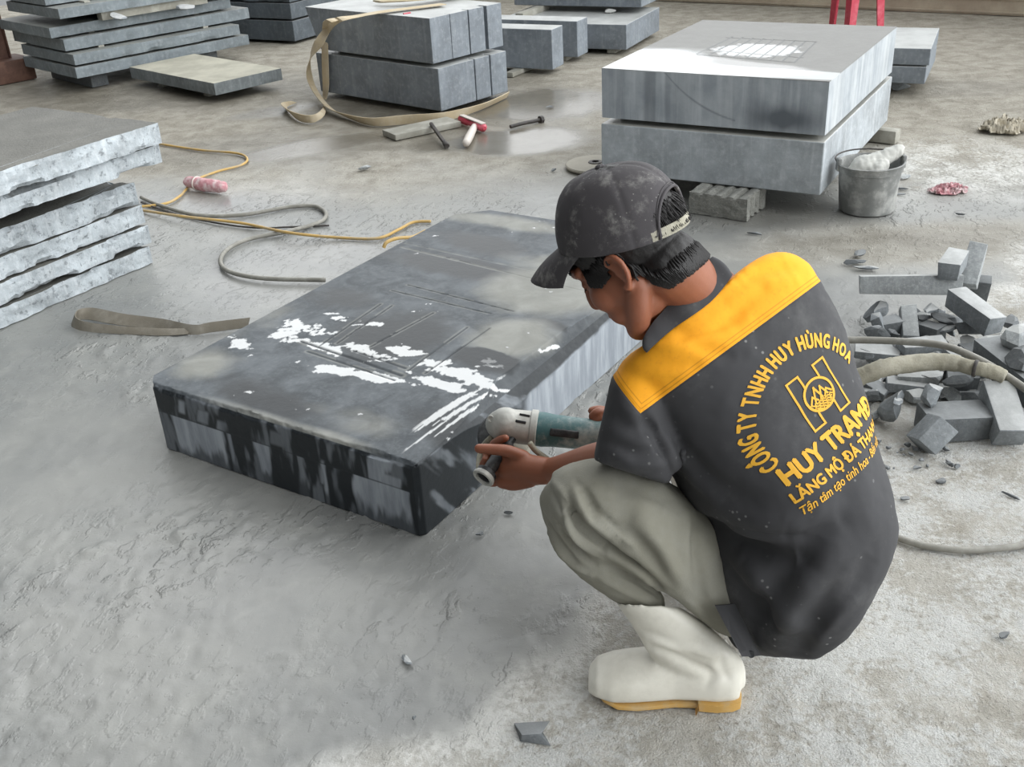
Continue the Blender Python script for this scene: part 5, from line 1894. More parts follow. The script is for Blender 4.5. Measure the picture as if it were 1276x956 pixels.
# carry the collar round the far side of the neck
nx = neck1
ax = (neck1 - neck0) / np.linalg.norm(neck1 - neck0)
for t_ in (.25, .5, .75, 1.0):
    k = len(col_low)
    e0, e1 = cl[k - 1], cl[0]
    mid_ = lerp(e0, e1, t_) + vd * (.115 * math.sin(math.pi * t_))
    if t_ < 1:
        cl.append(mid_); ct.append(mid_ + (ct[k - 1] - cl[k - 1]) * (1 - t_) + (ct[0] - cl[0]) * t_)
cl, ct = catmull(cl, 6, True), catmull(ct, 6, True)
cen = cl.mean(0)
rings = []
for t_ in np.linspace(0, 1, 7):
    rings.append(lerp(cl, ct, t_) + (lerp(cl, ct, t_) - cen) * (.05 * math.sin(math.pi * t_)))
inner = [lerp(ct, cl, t_) - (lerp(ct, cl, t_) - cen) * .05 for t_ in np.linspace(0, 1, 5)]
V, F = loft(rings + inner, cap=False)
m_ = len(cl); n_ = len(rings + inner)
F += [((n_ - 1) * m_ + k, (n_ - 1) * m_ + (k + 1) % m_, (k + 1) % m_, k) for k in range(m_)]
V = V + (.002 * fbm(V * 25, 3, 6))[:, None]
o = mk('collar', V, F, M['shirt_dark'], shirt, loc=PB, smooth=True, sharp=70)
o['label'] = 'dark turned up collar'

# ---- printing on the back -----------------------------------------------------
O3 = hit(S_tree, 1020, 510)
A3, B3 = hit(S_tree, 1020 + .777 * 34, 510 - .63 * 34), hit(S_tree, 1020 - .565 * 40, 510 - .825 * 40)
A4, B4 = hit(S_tree, 1020 - .777 * 40, 510 + .63 * 40), hit(S_tree, 1020 + .565 * 60, 510 + .825 * 60)
ex, ey = (A3 - A4) / 74, (B3 - B4) / 100
pn = np.cross(ex, ey); pn /= np.linalg.norm(pn)
if pn @ vd > 0: pn = -pn


def onto(a, b, off=.0012):
    P = O3 + a * ex + b * ey
    r = S_tree.ray_cast(Vector(P + pn * .15), Vector(-pn))
    return (np.array(r[0]) + np.array(r[1]) * off * (1 if np.dot(np.array(r[1]), pn) > 0 else -1)) if r[0] is not None else None


def flat_to_shirt(V2, F):
    bm = bmesh.new()
    vs = [bm.verts.new((float(x), float(y), 0)) for x, y in V2]
    for f in F:
        try: bm.faces.new([vs[i] for i in f])
        except ValueError: pass
    bmesh.ops.triangulate(bm, faces=bm.faces)
    for _ in range(4):
        es = [e for e in bm.edges if e.calc_length() > 4.0]
        if not es: break
        bmesh.ops.subdivide_edges(bm, edges=es, cuts=1)
        bmesh.ops.triangulate(bm, faces=[f for f in bm.faces if len(f.verts) > 3])
    bm.verts.index_update()
    W = [onto(v.co.x, v.co.y) for v in bm.verts]
    F2 = [[v.index for v in f.verts] for f in bm.faces]
    bm.free()
    ok = [w is not None for w in W]
    F2 = [f for f in F2 if all(ok[i] for i in f)]
    W = [w if w is not None else O3 for w in W]
    return np.array(W), F2


def glyphs(s, size, bold=.0, shear=0.0, width=1.0):
    c = bpy.data.curves.new('t', 'FONT'); c.body = s; c.size = size; c.offset = bold * size; c.shear = shear; c.resolution_u = 3
    o = bpy.data.objects.new('t', c); COL.objects.link(o)
    dg = bpy.context.evaluated_depsgraph_get()
    ev = o.evaluated_get(dg); me = ev.to_mesh()
    V = np.array([(v.co.x * width, v.co.y) for v in me.vertices]).reshape(-1, 2)
    F = [tuple(p.vertices) for p in me.polygons]
    ev.to_mesh_clear(); bpy.data.objects.remove(o); bpy.data.curves.remove(c)
    return V, F


def glyph_adv(s, size, bold, width, gap):
    out, x = [], 0
    for ch in s:
        if ch == ' ': x += size * .26 * width; continue
        V, F = glyphs(ch, size, bold, 0, width)
        w0, w1 = V[:, 0].min(), V[:, 0].max()
        out.append((V - [w0, 0], F, x, w1 - w0)); x += w1 - w0 + gap
    return out, x


prints = []


def heavy(V, F, w):
    for dx, dy in ((-w, 0), (w, 0), (0, w), (0, -w)) if w else ((0, 0),):
        prints.append((V + [dx, dy], F))


# arc of letters
G_, tot = glyph_adv('CÔNG TY TNHH HUY HÙNG HOA', 25, 0, .60, 3.0)
R_, start = 75., math.radians(197)
span = math.radians(197 - 12)
for V, F, x, w_ in G_:
    a = start - (x + w_ / 2) / tot * span
    sx = V[:, 0] - w_ / 2
    rr = R_ + V[:, 1] + 0
    V2 = np.stack([rr * math.cos(a) + sx * math.sin(a), rr * math.sin(a) - sx * math.cos(a)], 1)
    heavy(V2, F, .95)


def textline(s, x0, y0, length, capsize, bold, shear=0.0, gap=None):
    V, F = glyphs(s, capsize / .7, 0, shear)
    V = V - [V[:, 0].min(), 0]
    V[:, 0] *= length / V[:, 0].max()
    heavy(V + [x0, y0], F, bold)


textline('HUY TRẠMĐ', -80, -51, 150, 22.5, 1.3)
textline('LĂNG MỘ ĐÁ THANH H', -84, -74, 166, 13, .65)
textline('Tận tâm tạo tinh hoa - Bền vững chắ', -84, -91, 170, 10.5, .22, .28)
o = mk('lettering', *merge(*[flat_to_shirt(*p) for p in prints]), M['print_yellow'], shirt, loc=PB)
o['label'] = 'yellow printed company lettering'
# emblem: outlined letter with a round hill badge
def stroke(pts, w_):
    pts = [np.array(p, float) for p in pts]
    Vs, Fs = [], []
    for a, b in zip(pts[:-1], pts[1:]):
        d = (b - a) / np.linalg.norm(b - a); n = np.array([-d[1], d[0]]) * w_ / 2
        a2, b2 = a - d * w_ / 2, b + d * w_ / 2
        k = len(Vs); Vs += [a2 - n, b2 - n, b2 + n, a2 + n]; Fs.append((k, k + 1, k + 2, k + 3))
    return np.array(Vs), Fs


em = []
yo, xo, hh_, bw = 15, 10, 34, 17
Lx, Rx = -29 + xo, 29 + xo
em.append(stroke([(Lx + bw, yo + 16), (Lx + bw, yo + hh_), (Lx, yo + hh_), (Lx, yo - hh_), (Lx + bw, yo - hh_), (Lx + bw, yo - 19)], 2.6))
em.append(stroke([(Rx - bw, yo + 19), (Rx - bw, yo + hh_), (Rx, yo + hh_), (Rx, yo - hh_), (Rx - bw, yo - hh_), (Rx - bw, yo - 16)], 2.6))
circ = [(xo + 20 * math.cos(t), yo + 20 * math.sin(t)) for t in np.linspace(0, 2 * math.pi, 40)]
em.append(stroke(circ, 3.0))
for k, (x, h) in enumerate(((-10, 2), (-3, 11), (5, 8), (11, 1))):
    em.append(stroke([(xo + x - 6, yo - 6), (xo + x, yo + h), (xo + x + 5, yo - 5)], 2.4))
for k in range(4):
    em.append(stroke([(xo + t, yo - 8 - 3 * k + 1.2 * math.sin(t * 1.1 + k)) for t in np.linspace(-15 + 2 * k, 15 - 2 * k, 14)], 1.7))
o = mk('emblem', *merge(*[flat_to_shirt(*p) for p in em]), M['print_yellow'], shirt, loc=PB)
o['label'] = 'yellow printed emblem with a round badge'

# ---- trousers -----------------------------------------------------------------
thigh = [(688, 588, 1.75, 684, 640, 1.78, .035), (704, 579, 1.74, 697, 662, 1.78, .060), (735, 572, 1.73, 725, 680, 1.78, .070), (775, 573, 1.73, 762, 703, 1.78, .075),
         (815, 590, 1.73, 800, 722, 1.78, .078), (855, 615, 1.75, 838, 745, 1.79, .078), (895, 650, 1.78, 866, 768, 1.81, .076), (930, 690, 1.81, 893, 788, 1.83, .074), (965, 705, 1.83, 925, 798, 1.85, .070)]
shin = [(680, 602, 1.76, 716, 612, 1.76, .035), (672, 622, 1.77, 738, 655, 1.79, .056), (680, 655, 1.78, 768, 690, 1.80, .058), (694, 686, 1.79, 798, 716, 1.81, .056), (716, 715, 1.80, 822, 736, 1.82, .051),
        (748, 739, 1.81, 828, 748, 1.82, .044), (782, 762, 1.815, 830, 768, 1.825, .036), (806, 784, 1.825, 850, 790, 1.84, .032)]
tr = [loft(ovals(thigh, 4, 32, 2.2)), loft(ovals(shin, 4, 32, 2.2)),
      ellipsoid(lerp(pel, Lh, .4), np.diag((.095, .095, .09))), limb([pel, Rh, lerp(Rh, Rk, .5), Rk], [.09, .078, .074, .062], 24), limb([Rk, lerp(Rk, Ra, .3), lerp(Rk, Ra, .62)], [.062, .060, .046], 24)]
TV, TF = union('trousers', tr, .0045, 5)
TV = creases(TV, TF, [
    # the bend behind the knee
    ([(712, 640), (735, 668), (770, 695), (810, 722), (838, 752)], .010, -.024),
    ([(705, 622), (722, 655), (752, 682)], .007, -.013), ([(716, 612), (734, 645), (765, 672)], .008, .011), ([(700, 640), (716, 668), (748, 694)], .007, .011),
    ([(692, 650), (712, 682), (742, 704)], .006, -.011), ([(684, 664), (706, 696), (735, 716)], .006, .009),
    ([(728, 610), (745, 640), (775, 668)], .007, -.009), ([(744, 640), (760, 658), (790, 680)], .007, .008),
    ([(752, 706), (790, 722), (820, 742)], .006, -.009), ([(740, 716), (775, 736), (812, 752)], .008, .005),
    ([(870, 640), (866, 690), (878, 745)], .012, -.008), ([(858, 640), (852, 690), (866, 750)], .012, .006),
    ([(850, 700), (870, 735), (895, 775)], .010, -.006), ([(800, 640), (830, 690), (850, 740)], .02, .006),
    ([(686, 610), (696, 632), (700, 655)], .007, -.006),
    ([(718, 600), (732, 622), (742, 650)], .006, -.006), ([(690, 602), (706, 620), (716, 645)], .006, .006),
    ([(676, 640), (694, 672), (716, 698)], .006, -.007), ([(760, 690), (795, 712), (826, 738)], .006, .008),
    ([(780, 660), (808, 690), (836, 728)], .012, -.008), ([(795, 650), (822, 680), (848, 722)], .012, .006), ([(858, 740), (872, 755), (892, 782)], .008, -.007), ([(760, 600), (800, 612), (840, 625)], .014, -.005)])
TV = TV + vnormals(TV, TF) * (.003 * fbm(TV * 14, 4, 91) + .0012 * fbm(TV * 55, 3, 93))[:, None]
T_tree = bvh(TV, TF)
o = mk('trousers', TV, TF, M['trouser_cloth'], person, loc=PB, smooth=True)
o['label'] = 'dusty grey green trousers'

# ---- boots -----------------------------------------------------------------------
def boot(shaft, foot, solepts, name, label):
    """shaft/foot: oval specs; solepts: outline of the sole in the level plane, heel part last"""
    V, F = union('boot', [loft(shaft), loft(foot)], .0042, 5)
    return V, F


def make_boot(shaft_r, toe, heel, nrm, label, lines=()):
    ax_ = toe - heel; L = np.linalg.norm(ax_); ax_ = ax_ / L
    sd = np.cross(UP, ax_)
    f_r = []
    for t_, w_, h_ in ((.0, .028, .070), (.05, .037, .078), (.15, .042, .085), (.3, .040, .088), (.42, .039, .082), (.55, .045, .082), (.7, .050, .072), (.83, .050, .062), (.93, .042, .046), (.985, .028, .028)):
        c = heel + ax_ * L * t_ + UP * (.008 + h_ / 2 + (.006 if t_ > .9 else 0))
        ring = []
        for k in range(28):
            a = 2 * math.pi * k / 28
            ca, sa = math.cos(a), math.sin(a)
            ring.append(c + sd * w_ * math.copysign(abs(ca) ** .8, ca) + UP * (h_ / 2) * math.copysign(abs(sa) ** (.85 if sa > 0 else .35), sa))
        f_r.append(ring)
    V, F = union('boot', [loft(shaft_r), loft(f_r)], .0042, 7)
    V = creases(V, F, lines)
    V[:, 2] = np.maximum(V[:, 2], .008)
    ob = mk('rubber_boot', V, F, M['boot_rubber'], person, loc=heel * [1, 1, 0], smooth=True)
    ob['label'] = label
    # sole with a raised heel block
    pr = [(-.012, .020), (.0, .034), (.05, .042), (.15, .046), (.3, .043), (.42, .043), (.55, .049), (.7, .056), (.83, .055), (.93, .045), (.985, .028), (1.01, .012)]
    out = [heel + ax_ * L * t_ + sd * w_ for t_, w_ in pr] + [heel + ax_ * L * t_ - sd * w_ for t_, w_ in pr[::-1]]
    rise = lambda p: .012 * sstep(.8, 1.02, (p - heel) @ ax_ / L)
    def layer(sc, z, tmax=1.1):
        R = []
        c0 = heel + ax_ * L * .4
        for p in out:
            q = p.copy()
            t_ = (q - heel) @ ax_ / L
            if t_ > tmax: q = q - ax_ * (t_ - tmax) * L
            q[:2] = c0[:2] + (q[:2] - c0[:2]) * sc if tmax > 1 else q[:2]
            q[2] = z + rise(p) * (z < .03 and tmax > 1)
            R.append(q)
        return R
    V1, F1 = loft([layer(.88, .002), layer(.905, .003), layer(.905, .007), layer(.88, .010)])
    V2, F2 = loft([layer(1, .0, .29), layer(1, .016, .27)])
    V3, F3 = loft([layer(.86, .0005), layer(.87, .006)])
    # forefoot tread only
    V3 = np.array(V3); t3 = (V3 - heel) @ ax_ / L
    V3 = V3 + np.outer(np.clip(.46 - t3, 0, None) * L, ax_)
    so = mk('sole', *merge((V1, F1), (V2, F2), (V3, F3)), M['boot_sole'], ob, loc=heel * [1, 1, 0], smooth=True, sharp=40)
    so['label'] = 'ochre rubber sole'
    return ob


toeL, heelL = gp(731, 860, 0), gp(920, 866, 0)
shaftL = [(768, 751, 1.800, 843, 755, 1.815, .050), (772, 758, 1.803, 858, 763, 1.82, .052), (784, 775, 1.81, 884, 781, 1.83, .052), (797, 795, 1.82, 908, 803, 1.845, .050), (806, 812, 1.83, 926, 824, 1.855, .046), (822, 832, 1.845, 930, 846, 1.862, .042), (845, 850, 1.86, 928, 858, 1.87, .036)]
cav = [(808, 790, 1.822, 848, 796, 1.834, .026), (790, 770, 1.81, 845, 775, 1.825, .036), (774, 753, 1.803, 838, 757, 1.814, .043)]
bl_ = make_boot(ovals(cav, 2, 30, 2.1) + ovals(shaftL, 4, 30, 2.1), toeL, heelL, None, 'white rubber boot nearest the camera, turned outward',
                [([(812, 806), (850, 822), (890, 842)], .010, -.008), ([(806, 796), (850, 808), (905, 820)], .010, .005), ([(870, 830), (885, 838), (880, 856)], .008, -.004), ([(800, 786), (835, 802), (880, 826)], .010, -.004), ([(900, 812), (900, 832), (912, 850)], .010, -.004)])
# open top of the boot
hR = Ra * [1, 1, 0] + np.array([.055, -.03, 0]); tR = hR + np.array([-.80, .60, 0]) * .27
sh = []
for t_, r_ in ((.62, .058), (.5, .060), (.3, .056), (.1, .050), (.02, .046)):
    c = lerp(Ra, Rk, t_)
    d = (Rk - Ra) / np.linalg.norm(Rk - Ra); u_ = np.cross(d, UP); u_ /= np.linalg.norm(u_); v_ = np.cross(u_, d)
    sh.append([c + r_ * (math.cos(a) * u_ + math.sin(a) * v_) for a in np.linspace(0, 2 * math.pi, 29)[:-1]])
make_boot(sh, tR, hR, None, 'white rubber boot on the far side, mostly hidden')

# ---- cap --------------------------------------------------------------------------
CP = math.radians(16)
cF = math.cos(CP) * Fh - math.sin(CP) * UP
cU = math.sin(CP) * Fh + math.cos(CP) * UP
CC = dp(780, 292, 1.605) + HL * .009
CA_, CB_, CH_ = .106, .087, .110


def dome(phi, s, o=0.0):
    r = math.cos(s) ** .62
    h = math.sin(s) ** 1.05
    lift = .010 * max(0, math.cos(phi)) * math.cos(s)          # front panel stands higher
    dip = -.004 * math.sin(phi) ** 2 * math.cos(s)
    return CC + cF * (CA_ + o) * math.cos(phi) * r + HX * (CB_ + o) * math.sin(phi) * r + cU * ((CH_ + o) * h + (lift + dip) * (1 - h) * .4)


ARCH_W, ARCH_H = .66, .60


def arch_s(phi):                           # elevation of the opening's upper edge at this azimuth
    d = abs(math.atan2(math.sin(phi - math.pi), math.cos(phi - math.pi))) / ARCH_W
    return ARCH_H * math.sqrt(max(0, 1 - d ** 2.4)) if d < 1 else 0


NP, NS = 180, 40
V, F = [], []
for k in range(NP):
    phi = 2 * math.pi * k / NP
    s0 = arch_s(phi)
    for j in range(NS):
        s_ = s0 + (math.pi / 2 * .985 - s0) * (j / (NS - 1)) ** 1.1
        p = dome(phi, s_)
        # six panels: shallow seams
        pa = (phi / (math.pi / 3) + .5) % 1 - .5
        p = p - (p - CC) / np.linalg.norm(p - CC) * .0012 * math.exp(-(pa * 60 * max(.25, math.cos(s_)) / 2.2) ** 2)
        V.append(p)
for k in range(NP):
    l = (k + 1) % NP
    for j in range(NS - 1):
        F.append((k * NS + j, l * NS + j, l * NS + j + 1, k * NS + j + 1))
F.append(tuple(k * NS + NS - 1 for k in range(NP)))
V = np.array(V)
V = V + ((V - CC) / np.linalg.norm(V - CC, axis=1)[:, None]) * (.0016 * fbm(V * 22, 4, 5))[:, None]
cap = mk('cap', V, F, M['cap_cloth'], person, loc=PB, smooth=True)
cap['label'] = 'dusty dark grey baseball cap'
so = cap.modifiers.new('thick', 'SOLIDIFY'); so.thickness = .0022; so.offset = -1
# piping round the opening, lower band, strap and button
pts = [dome(ph, arch_s(ph) + .01, .001) for ph in np.linspace(math.pi - ARCH_W, math.pi + ARCH_W, 41)]
V, F = tube(pts, .0026, 8)
mk('opening_trim', V, F, M['cap_cloth'], cap, loc=PB, smooth=True)
pts = [dome(ph, arch_s(ph) + .075, .0008) for ph in np.linspace(math.pi - ARCH_W * 1.1, math.pi + ARCH_W * 1.1, 41)]
V, F = tube(pts, .0012, 6)
mk('stitched_seam', V, F, M['cap_cloth'], cap, loc=PB, smooth=True)
for k in range(3):
    pts = [dome(math.pi / 3 * (k + .5) + (math.pi if s_ < 0 else 0), math.pi / 2 - abs(s_), .0004) for s_ in np.linspace(1.35 if k != 2 else .9, .05, 20)]
P, Wd = [], []
for ph in np.linspace(math.pi - ARCH_W - .12, math.pi + ARCH_W + .12, 26):
    P.append(lerp(dome(ph, .015, -.001), dome(ph, .16, -.001), .5)); Wd.append((dome(ph, .16, -.001) - dome(ph, .015, -.001)) * .52)
V, F = ribbon(P, Wd, .003)
o = mk('strap', V, F, M['hose_sleeve'], cap, loc=PB, smooth=True, sharp=50)
o['label'] = 'pale worn adjusting strap'
V, F = ellipsoid(dome(0, math.pi / 2 * .99, .001), np.stack([HX * .008, cF * .008, cU * .005], 1), 14, 8)
mk('button', V, F, M['cap_cloth'], cap, loc=PB, smooth=True)
# brim
BPt = math.radians(55)
bF = math.cos(BPt) * Fh - math.sin(BPt) * UP
bU = math.sin(BPt) * Fh + math.cos(BPt) * UP
rings_t, rings_b = [], []
for i in range(11):
    t_ = i / 10
    row_t, row_b = [], []
    for k in range(25):
        ph = (k / 24 * 2 - 1) * 1.12
        root = dome(ph, .02, .0)
        ln = .078 * math.cos(ph * .92) ** .6
        tip = root + bF * ln + cF * .008
        x = (root - CC) @ HX
        p = lerp(root - cF * .004, tip, t_) - bU * (.020 * (x / .08) ** 2 * t_) + bU * .006 * math.sin(math.pi * t_ * .8)
        row_t.append(p); row_b.append(p - bU * .003)
    rings_t.append(row_t); rings_b.append(row_b)
V = np.array(rings_t + rings_b).reshape(-1, 3)
F = []
n_ = 25
for i in range(10):
    for k in range(24):
        a = i * n_ + k
        F.append((a, a + 1, a + n_ + 1, a + n_)); b = a + 11 * n_
        F.append((b, b + n_, b + n_ + 1, b + 1))
for i in range(10):
    for k, fl in ((0, 0), (24, 1)):
        a = i * n_ + k; b = a + 11 * n_
        F.append((a, a + n_, b + n_, b))
for k in range(24):
    for i in (0, 10):
        a = i * n_ + k; b = a + 11 * n_
        F.append((a, a + 1, b + 1, b))
V = V + ((fbm(V * 30, 3, 8)) * .001)[:, None]
mk('brim', V, F, M['cap_cloth'], cap, loc=PB, smooth=True, sharp=60)

# ---- hair: under the cap, nape and sideburns -----------------------------------------
B_tree = bvh(BV, BF)
rs = np.random.RandomState(21)


def hairline(y):                           # lowest z of the hair at this place along the head
    if y > .058: return .022
    if y > .014: return -.012 + .25 * abs(y - .036)
    if y > -.016: return .004
    if y > -.040: return -.026 + (y + .016) * 2.1
    return -.076 + (y + .040) * .10


BN = vnormals(BV, BF)
loc_ = (BV - HC) @ HM
near_ = np.linalg.norm(BV - HC, axis=1) < .16
hz_ = np.array([hairline(y) for y in loc_[:, 1]])
ear_ = (np.abs(loc_[:, 0]) > .0715) & (np.abs(loc_[:, 1] + .008) < .034) & (loc_[:, 2] < .020) & (loc_[:, 2] > -.060)
ok_ = near_ & (loc_[:, 2] > hz_ + .004) & (loc_[:, 2] > -.09) & ~ear_
ids = np.nonzero(ok_)[0]
remap = {int(v): k for k, v in enumerate(ids)}
F = [[remap[i] for i in f] for f in BF if all(ok_[i] for i in f)]
q_ = loc_[ids]
V = BV[ids] + BN[ids] * (.0035 + .002 * fbm(q_ * np.array([170, 170, 18]), 3, 3))[:, None]
strands = [(V, F)]
edge_ids = np.nonzero(near_ & (loc_[:, 2] > hz_ - .002) & (loc_[:, 2] < hz_ + .028) & (loc_[:, 1] < .055) & ~ear_ & (loc_[:, 2] < .022))[0]
for k in range(1800):
    i = edge_ids[rs.randint(len(edge_ids))]
    q = loc_[i].copy()
    n_ = rs.uniform(.022, .036)
    pts = []
    back = 1.0 if q[1] > -.03 else .35
    for t_ in (0, .4, .75, 1.0):
        w = q + np.array([rs.uniform(-.001, .001), -.10 * n_ * t_ * back, -n_ * t_])
        w[2] = max(w[2], hairline(w[1]) - .006 - .004 * rs.rand())
        P_, N_, _, _ = B_tree.find_nearest(Vector(hd(*w)))
        pts.append(np.array(P_) + np.array(N_) * (.003 + .0035 * math.sin(t_ * 2.6)))
    strands.append(tube(pts, [.0015, .0017, .0012, .0003], 4))
# tuft seen through the opening of the cap
for k in range(260):
    ph = math.pi + rs.uniform(-.6, .6)
    s0 = rs.uniform(.25, .75)
    p0 = lerp(dome(ph, s0, -.012), CC, .05); p1 = dome(ph + rs.uniform(-.12, .12), max(.05, s0 - rs.uniform(.3, .6)), rs.uniform(-.006, .004))
    strands.append(tube([p0, lerp(p0, p1, .5) + (p0 - CC) * .03, p1], [.0016, .0014, .0004], 4))
o = mk('hair', *merge(*strands), M['hair'], person, loc=PB, smooth=True)
o['label'] = 'short black hair'
# brows and lashes
for s in (-1, 1):
    V, F = limb([hd(s * .012, .096, .020), hd(s * .028, .091, .026), hd(s * .046, .074, .020)], [.003, .0038, .002], 8, 3)
    mk('eyebrow', V, F, M['hair'], person, loc=PB, smooth=True)
    lash = [tube([hd(s * (.022 + .004 * k), .085 - .0018 * k, -.006), hd(s * (.022 + .0044 * k), .092 - .0018 * k, -.010)], [.0006, .0002], 4) for k in range(6)]
    mk('eyelashes', *merge(*lash), M['hair'], person, loc=PB)
# buttoned flap at the hem of the shirt
q0 = [dp(x, y, z) for x, y, z in ((888, 752, 1.655), (915, 748, 1.655), (946, 810, 1.70), (925, 818, 1.70))]
q0 = []
for x, y in ((891, 752), (915, 750), (948, 814), (924, 815)):
    hs_ = [q for q in (hit(S_tree, x, y), hit(T_tree, x, y)) if q is not None]
    h_ = min(hs_, key=lambda q: np.linalg.norm(q - CAM)) if hs_ else dp(x, y, 1.71)
    q0.append(h_ - vd * .014)
ctr = sum(q0) / 4
R = []
for d_ in (0, .005):
    R.append([q - vd * (d_ - .004) for q in (q0[0], lerp(q0[0], q0[1], .5) - vd * .003, q0[1], lerp(q0[1], q0[2], .5), q0[2], lerp(q0[2], q0[3], .5) - vd * .003, q0[3], lerp(q0[3], q0[0], .5))])
V, F = loft(R)
fl = mk('hem_flap', V, F, M['shirt_dark'], shirt, loc=PB, smooth=True, sharp=40)
b_ = lerp(q0[2], q0[3], .45) * .9 + ctr * .1
V, F = lathe(b_ - vd * .004, -vd, [(0, .0055), (.002, .0062), (.004, .0055), (.0035, .003)], 16)
mk('button', V, F, M['grinder_black'], fl, loc=PB, smooth=True, sharp=40)
# ================================================================== angle grinder in the worker's hands
nR = -SL                                   # outward from the slab's ground side
D0 = SK + SR * .17 + UP * .10
GH = dp(630, 530, 2.20)                    # gear head
GE = dp(772, 546, 2.18)                    # rear end of the body
gx = (GE - GH) / np.linalg.norm(GE - GH)
sp = D0 - GH; sp = sp - gx * (sp @ gx); sp_l = np.linalg.norm(sp); sp /= sp_l
gy = np.cross(sp, gx)
GR = empty('angle_grinder', GH, 'dusty teal angle grinder held against the edge of the wet slab', 'angle grinder')
# motor body, swelling at the grip
L = np.linalg.norm(GE - GH)
prof = [(.055, .030), (.058, .036), (.08, .037), (.10, .0345), (.16, .033), (L * .75, .034), (L * .9, .036), (L + .02, .036), (L + .03, .030)]
V, F = lathe(GH, gx, prof, 32)
o = mk('motor_body', V, F, M['grinder_teal'], GR, loc=GH + gx * .15, smooth=True, sharp=40)
o['label'] = 'teal motor body caked with pale dust'
V, F = lathe(GH, gx, [(.052, .037), (.054, .040), (.066, .040), (.068, .037)], 32, True)
mk('collar_ring', V, F, M['grinder_metal'], o, loc=GH + gx * .06, smooth=True, sharp=40)
V, F = bevelled(*box(GH + gx * .13 + gy * -.0 - vd * .034, gx * .03, np.cross(gx, vd) * .008, vd * .004), .003)
mk('slide_switch', V, F, M['grinder_black'], o, loc=GH + gx * .13, smooth=True)
# gear head: rounded casting
parts = [ellipsoid(GH + gx * .005, np.stack([gx * .048, gy * .036, sp * .040], 1)), limb([GH + gx * .02, GH + gx * .058], [.036, .037], 22, 3),
         limb([GH - sp * .012, GH + sp * .035], [.034, .031], 22, 3)]
V, F = union('head', parts, .003, 4)
hdm = mk('gear_head', V, F, M['grinder_metal'], GR, loc=GH, smooth=True)
ht = bvh(V, F)
for k, (x, y) in enumerate(((650, 517), (645, 525))):
    q = hit(ht, x, y); q2 = hit(ht, x + 8, y + 1.5)
    if q is None or q2 is None: continue
    d = (q2 - q); Lq = np.linalg.norm(d); d /= Lq
    V, F = bevelled(*box((q + q2) / 2 - vd * .0005, d * .011, np.cross(d, vd) * .0028, vd * .002), .0008)
    mk('vent_slot', V, F, M['grinder_black'], hdm, loc=q, smooth=True)
for k, (x, y) in enumerate(((638, 503), (661, 507), (612, 522))):
    q = hit(ht, x, y)
    if q is None: continue
    V, F = lathe(q + vd * .002, -vd, [(0, .0075), (.005, .0075), (.006, .006), (.003, .004)], 18)
    mk('screw', V, F, M['grinder_metal'], hdm, loc=q, smooth=True, sharp=40)
# spindle, guard and grinding cup turned to the edge of the stone
DC = GH + sp * .074
V, F = lathe(GH + sp * .03, sp, [(0, .022), (.026, .022), (.030, .016), (.046, .016), (.048, .012)], 20)
mk('spindle', V, F, M['dark_iron'], GR, loc=GH + sp * .03, smooth=True, sharp=40)
V, F = lathe(DC, sp, [(-.004, .010), (0, .042), (.006, .050), (.024, .054), (.026, .052), (.026, .036), (.010, .032), (.004, .010)], 44)
mk('grinding_cup', V, F, M['grinding_disc'], GR, loc=DC, smooth=True, sharp=40)
V, F = [], []
n_ = 40
away = D0 - GH; away = away - sp * (away @ sp); away = away - gx * 0
for a in np.linspace(math.radians(-35), math.radians(215), n_):
    r_ = -math.cos(a) * np.cross(sp, gx) * -1 * 0 + (math.cos(a) * gy - math.sin(a) * gx)
    for rr, hh in ((.022, -.024), (.058, -.022), (.063, -.016), (.063, .012), (.0605, .012), (.0605, -.014), (.057, -.019), (.022, -.021)):
        V.append(DC + r_ * rr + sp * hh)
for i in range(n_ - 1):
    for k in range(8):
        l = (k + 1) % 8
        F.append((i * 8 + k, i * 8 + l, (i + 1) * 8 + l, (i + 1) * 8 + k))
F += [tuple(range(8)), tuple((n_ - 1) * 8 + k for k in range(8))]
mk('guard', np.array(V), F, M['grinder_black'], GR, loc=DC, smooth=True, sharp=40)
# side handle toward the camera
H0, H1 = dp(634, 553, 2.17), dp(604, 593, 2.125)
ha = (H1 - H0); HLn = np.linalg.norm(ha); ha /= HLn
V, F = lathe(H0, ha, [(-.02, .008), (.0, .009), (.004, .018), (.012, .018), (.018, .0135), (HLn * .5, .0150), (HLn * .8, .0135), (HLn - .014, .014), (HLn - .010, .022), (HLn, .0225), (HLn + .004, .019), (HLn + .003, .013), (HLn - .006, .010)], 28)
o = mk('side_handle', V, F, M['grinder_black'], GR, loc=H0, smooth=True, sharp=40)
V, F = lathe(H1, ha, [(-.004, .0215), (.004, .0245), (.008, .0235), (.008, .017), (.002, .016)], 28, True)
e = mk('end_ring', V, F, M['grinder_metal'], o, loc=H1, smooth=True, sharp=40)
e['label'] = 'pale dusted ring at the handle end'
# flex and water tube
P = catmull([GE + gx * .02, GE + gx * .07 - UP * .02, GE + gx * .12 - UP * .12, gp(800, 640, .03), gp(840, 640, .012), gp(900, 640, .01), gp(960, 640, .01)], 8)
V, F = tube(P, .0055, 10)
o = mk('power_flex', V, F, M['hose_grey'], GR, loc=GE, smooth=True)
P = catmull([dp(660, 552, 2.14), dp(668, 562, 2.15), dp(690, 580, 2.18), dp(700, 606, 2.17), dp(680, 600, 2.20), dp(640, 606, 2.17), dp(608, 598, 2.20), dp(597, 585, 2.20), dp(600, 560, 2.24), dp(612, 545, 2.20)], 8)
V, F = tube(P, .0060, 10)
mk('water_tube', V, F, M['hose_sleeve'], GR, loc=P[0], smooth=True)
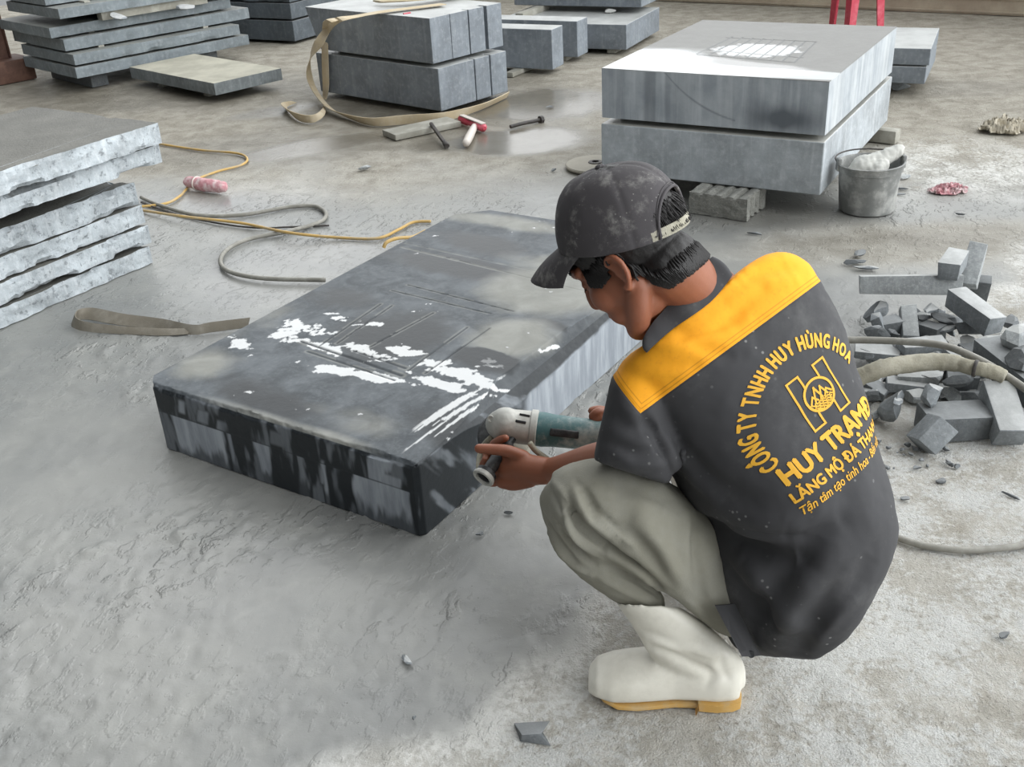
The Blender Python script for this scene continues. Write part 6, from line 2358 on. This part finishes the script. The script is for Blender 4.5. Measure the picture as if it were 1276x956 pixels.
# ================================================================== camera, light
cam = bpy.data.cameras.new('camera')
co = bpy.data.objects.new('camera', cam)
COL.objects.link(co)
right, down, fwd = CW[:, 0], CW[:, 1], CW[:, 2]
mat = Matrix(((right[0], -down[0], -fwd[0], 0), (right[1], -down[1], -fwd[1], 0), (right[2], -down[2], -fwd[2], CAMH), (0, 0, 0, 1)))
co.matrix_world = mat
cam.sensor_fit = 'HORIZONTAL'; cam.sensor_width = 36.0
cam.lens = 36.0 * FPX / 1276.0
cam.clip_start = .02
SC.camera = co

w = bpy.data.worlds.new('overcast')
SC.world = w
w.use_nodes = True
nt = w.node_tree
bg = nt.nodes['Background']
tc = nt.nodes.new('ShaderNodeTexCoord')


def wm(op, a, b=0.0):
    m = nt.nodes.new('ShaderNodeMath'); m.operation = op
    for i, v in enumerate((a, b)):
        if isinstance(v, (int, float)): m.inputs[i].default_value = v
        else: nt.links.new(v, m.inputs[i])
    return m.outputs[0]


def lobe(d, lo, hi):
    d = np.array(d, float); d /= np.linalg.norm(d)
    v = nt.nodes.new('ShaderNodeVectorMath'); v.operation = 'DOT_PRODUCT'
    nt.links.new(tc.outputs['Generated'], v.inputs[0]); v.inputs[1].default_value = tuple(d)
    m = nt.nodes.new('ShaderNodeMapRange'); m.interpolation_type = 'SMOOTHSTEP'
    nt.links.new(v.outputs['Value'], m.inputs[0]); m.inputs[1].default_value = lo; m.inputs[2].default_value = hi
    return m.outputs[0]


# overcast daylight: the shed is open to the right and beyond the wall, its roof and left side keep the rest dim
sky = wm('ADD', wm('MULTIPLY', lobe((.93, -.24, .30), .30, .98), 4.4), .17)
sky = wm('ADD', sky, wm('MULTIPLY', lobe((.20, .88, .46), .58, .98), 2.5))
sky = wm('ADD', sky, wm('MULTIPLY', lobe((0, 0, 1), .3, 1), .35))
nt.links.new(sky, bg.inputs['Strength'])
bg.inputs['Color'].default_value = (.96, .985, 1.0, 1)

vs = SC.view_settings
vs.view_transform = 'Standard'
vs.look = 'None'
vs.exposure = -0.25
vs.gamma = 1.0
vs.use_curve_mapping = False
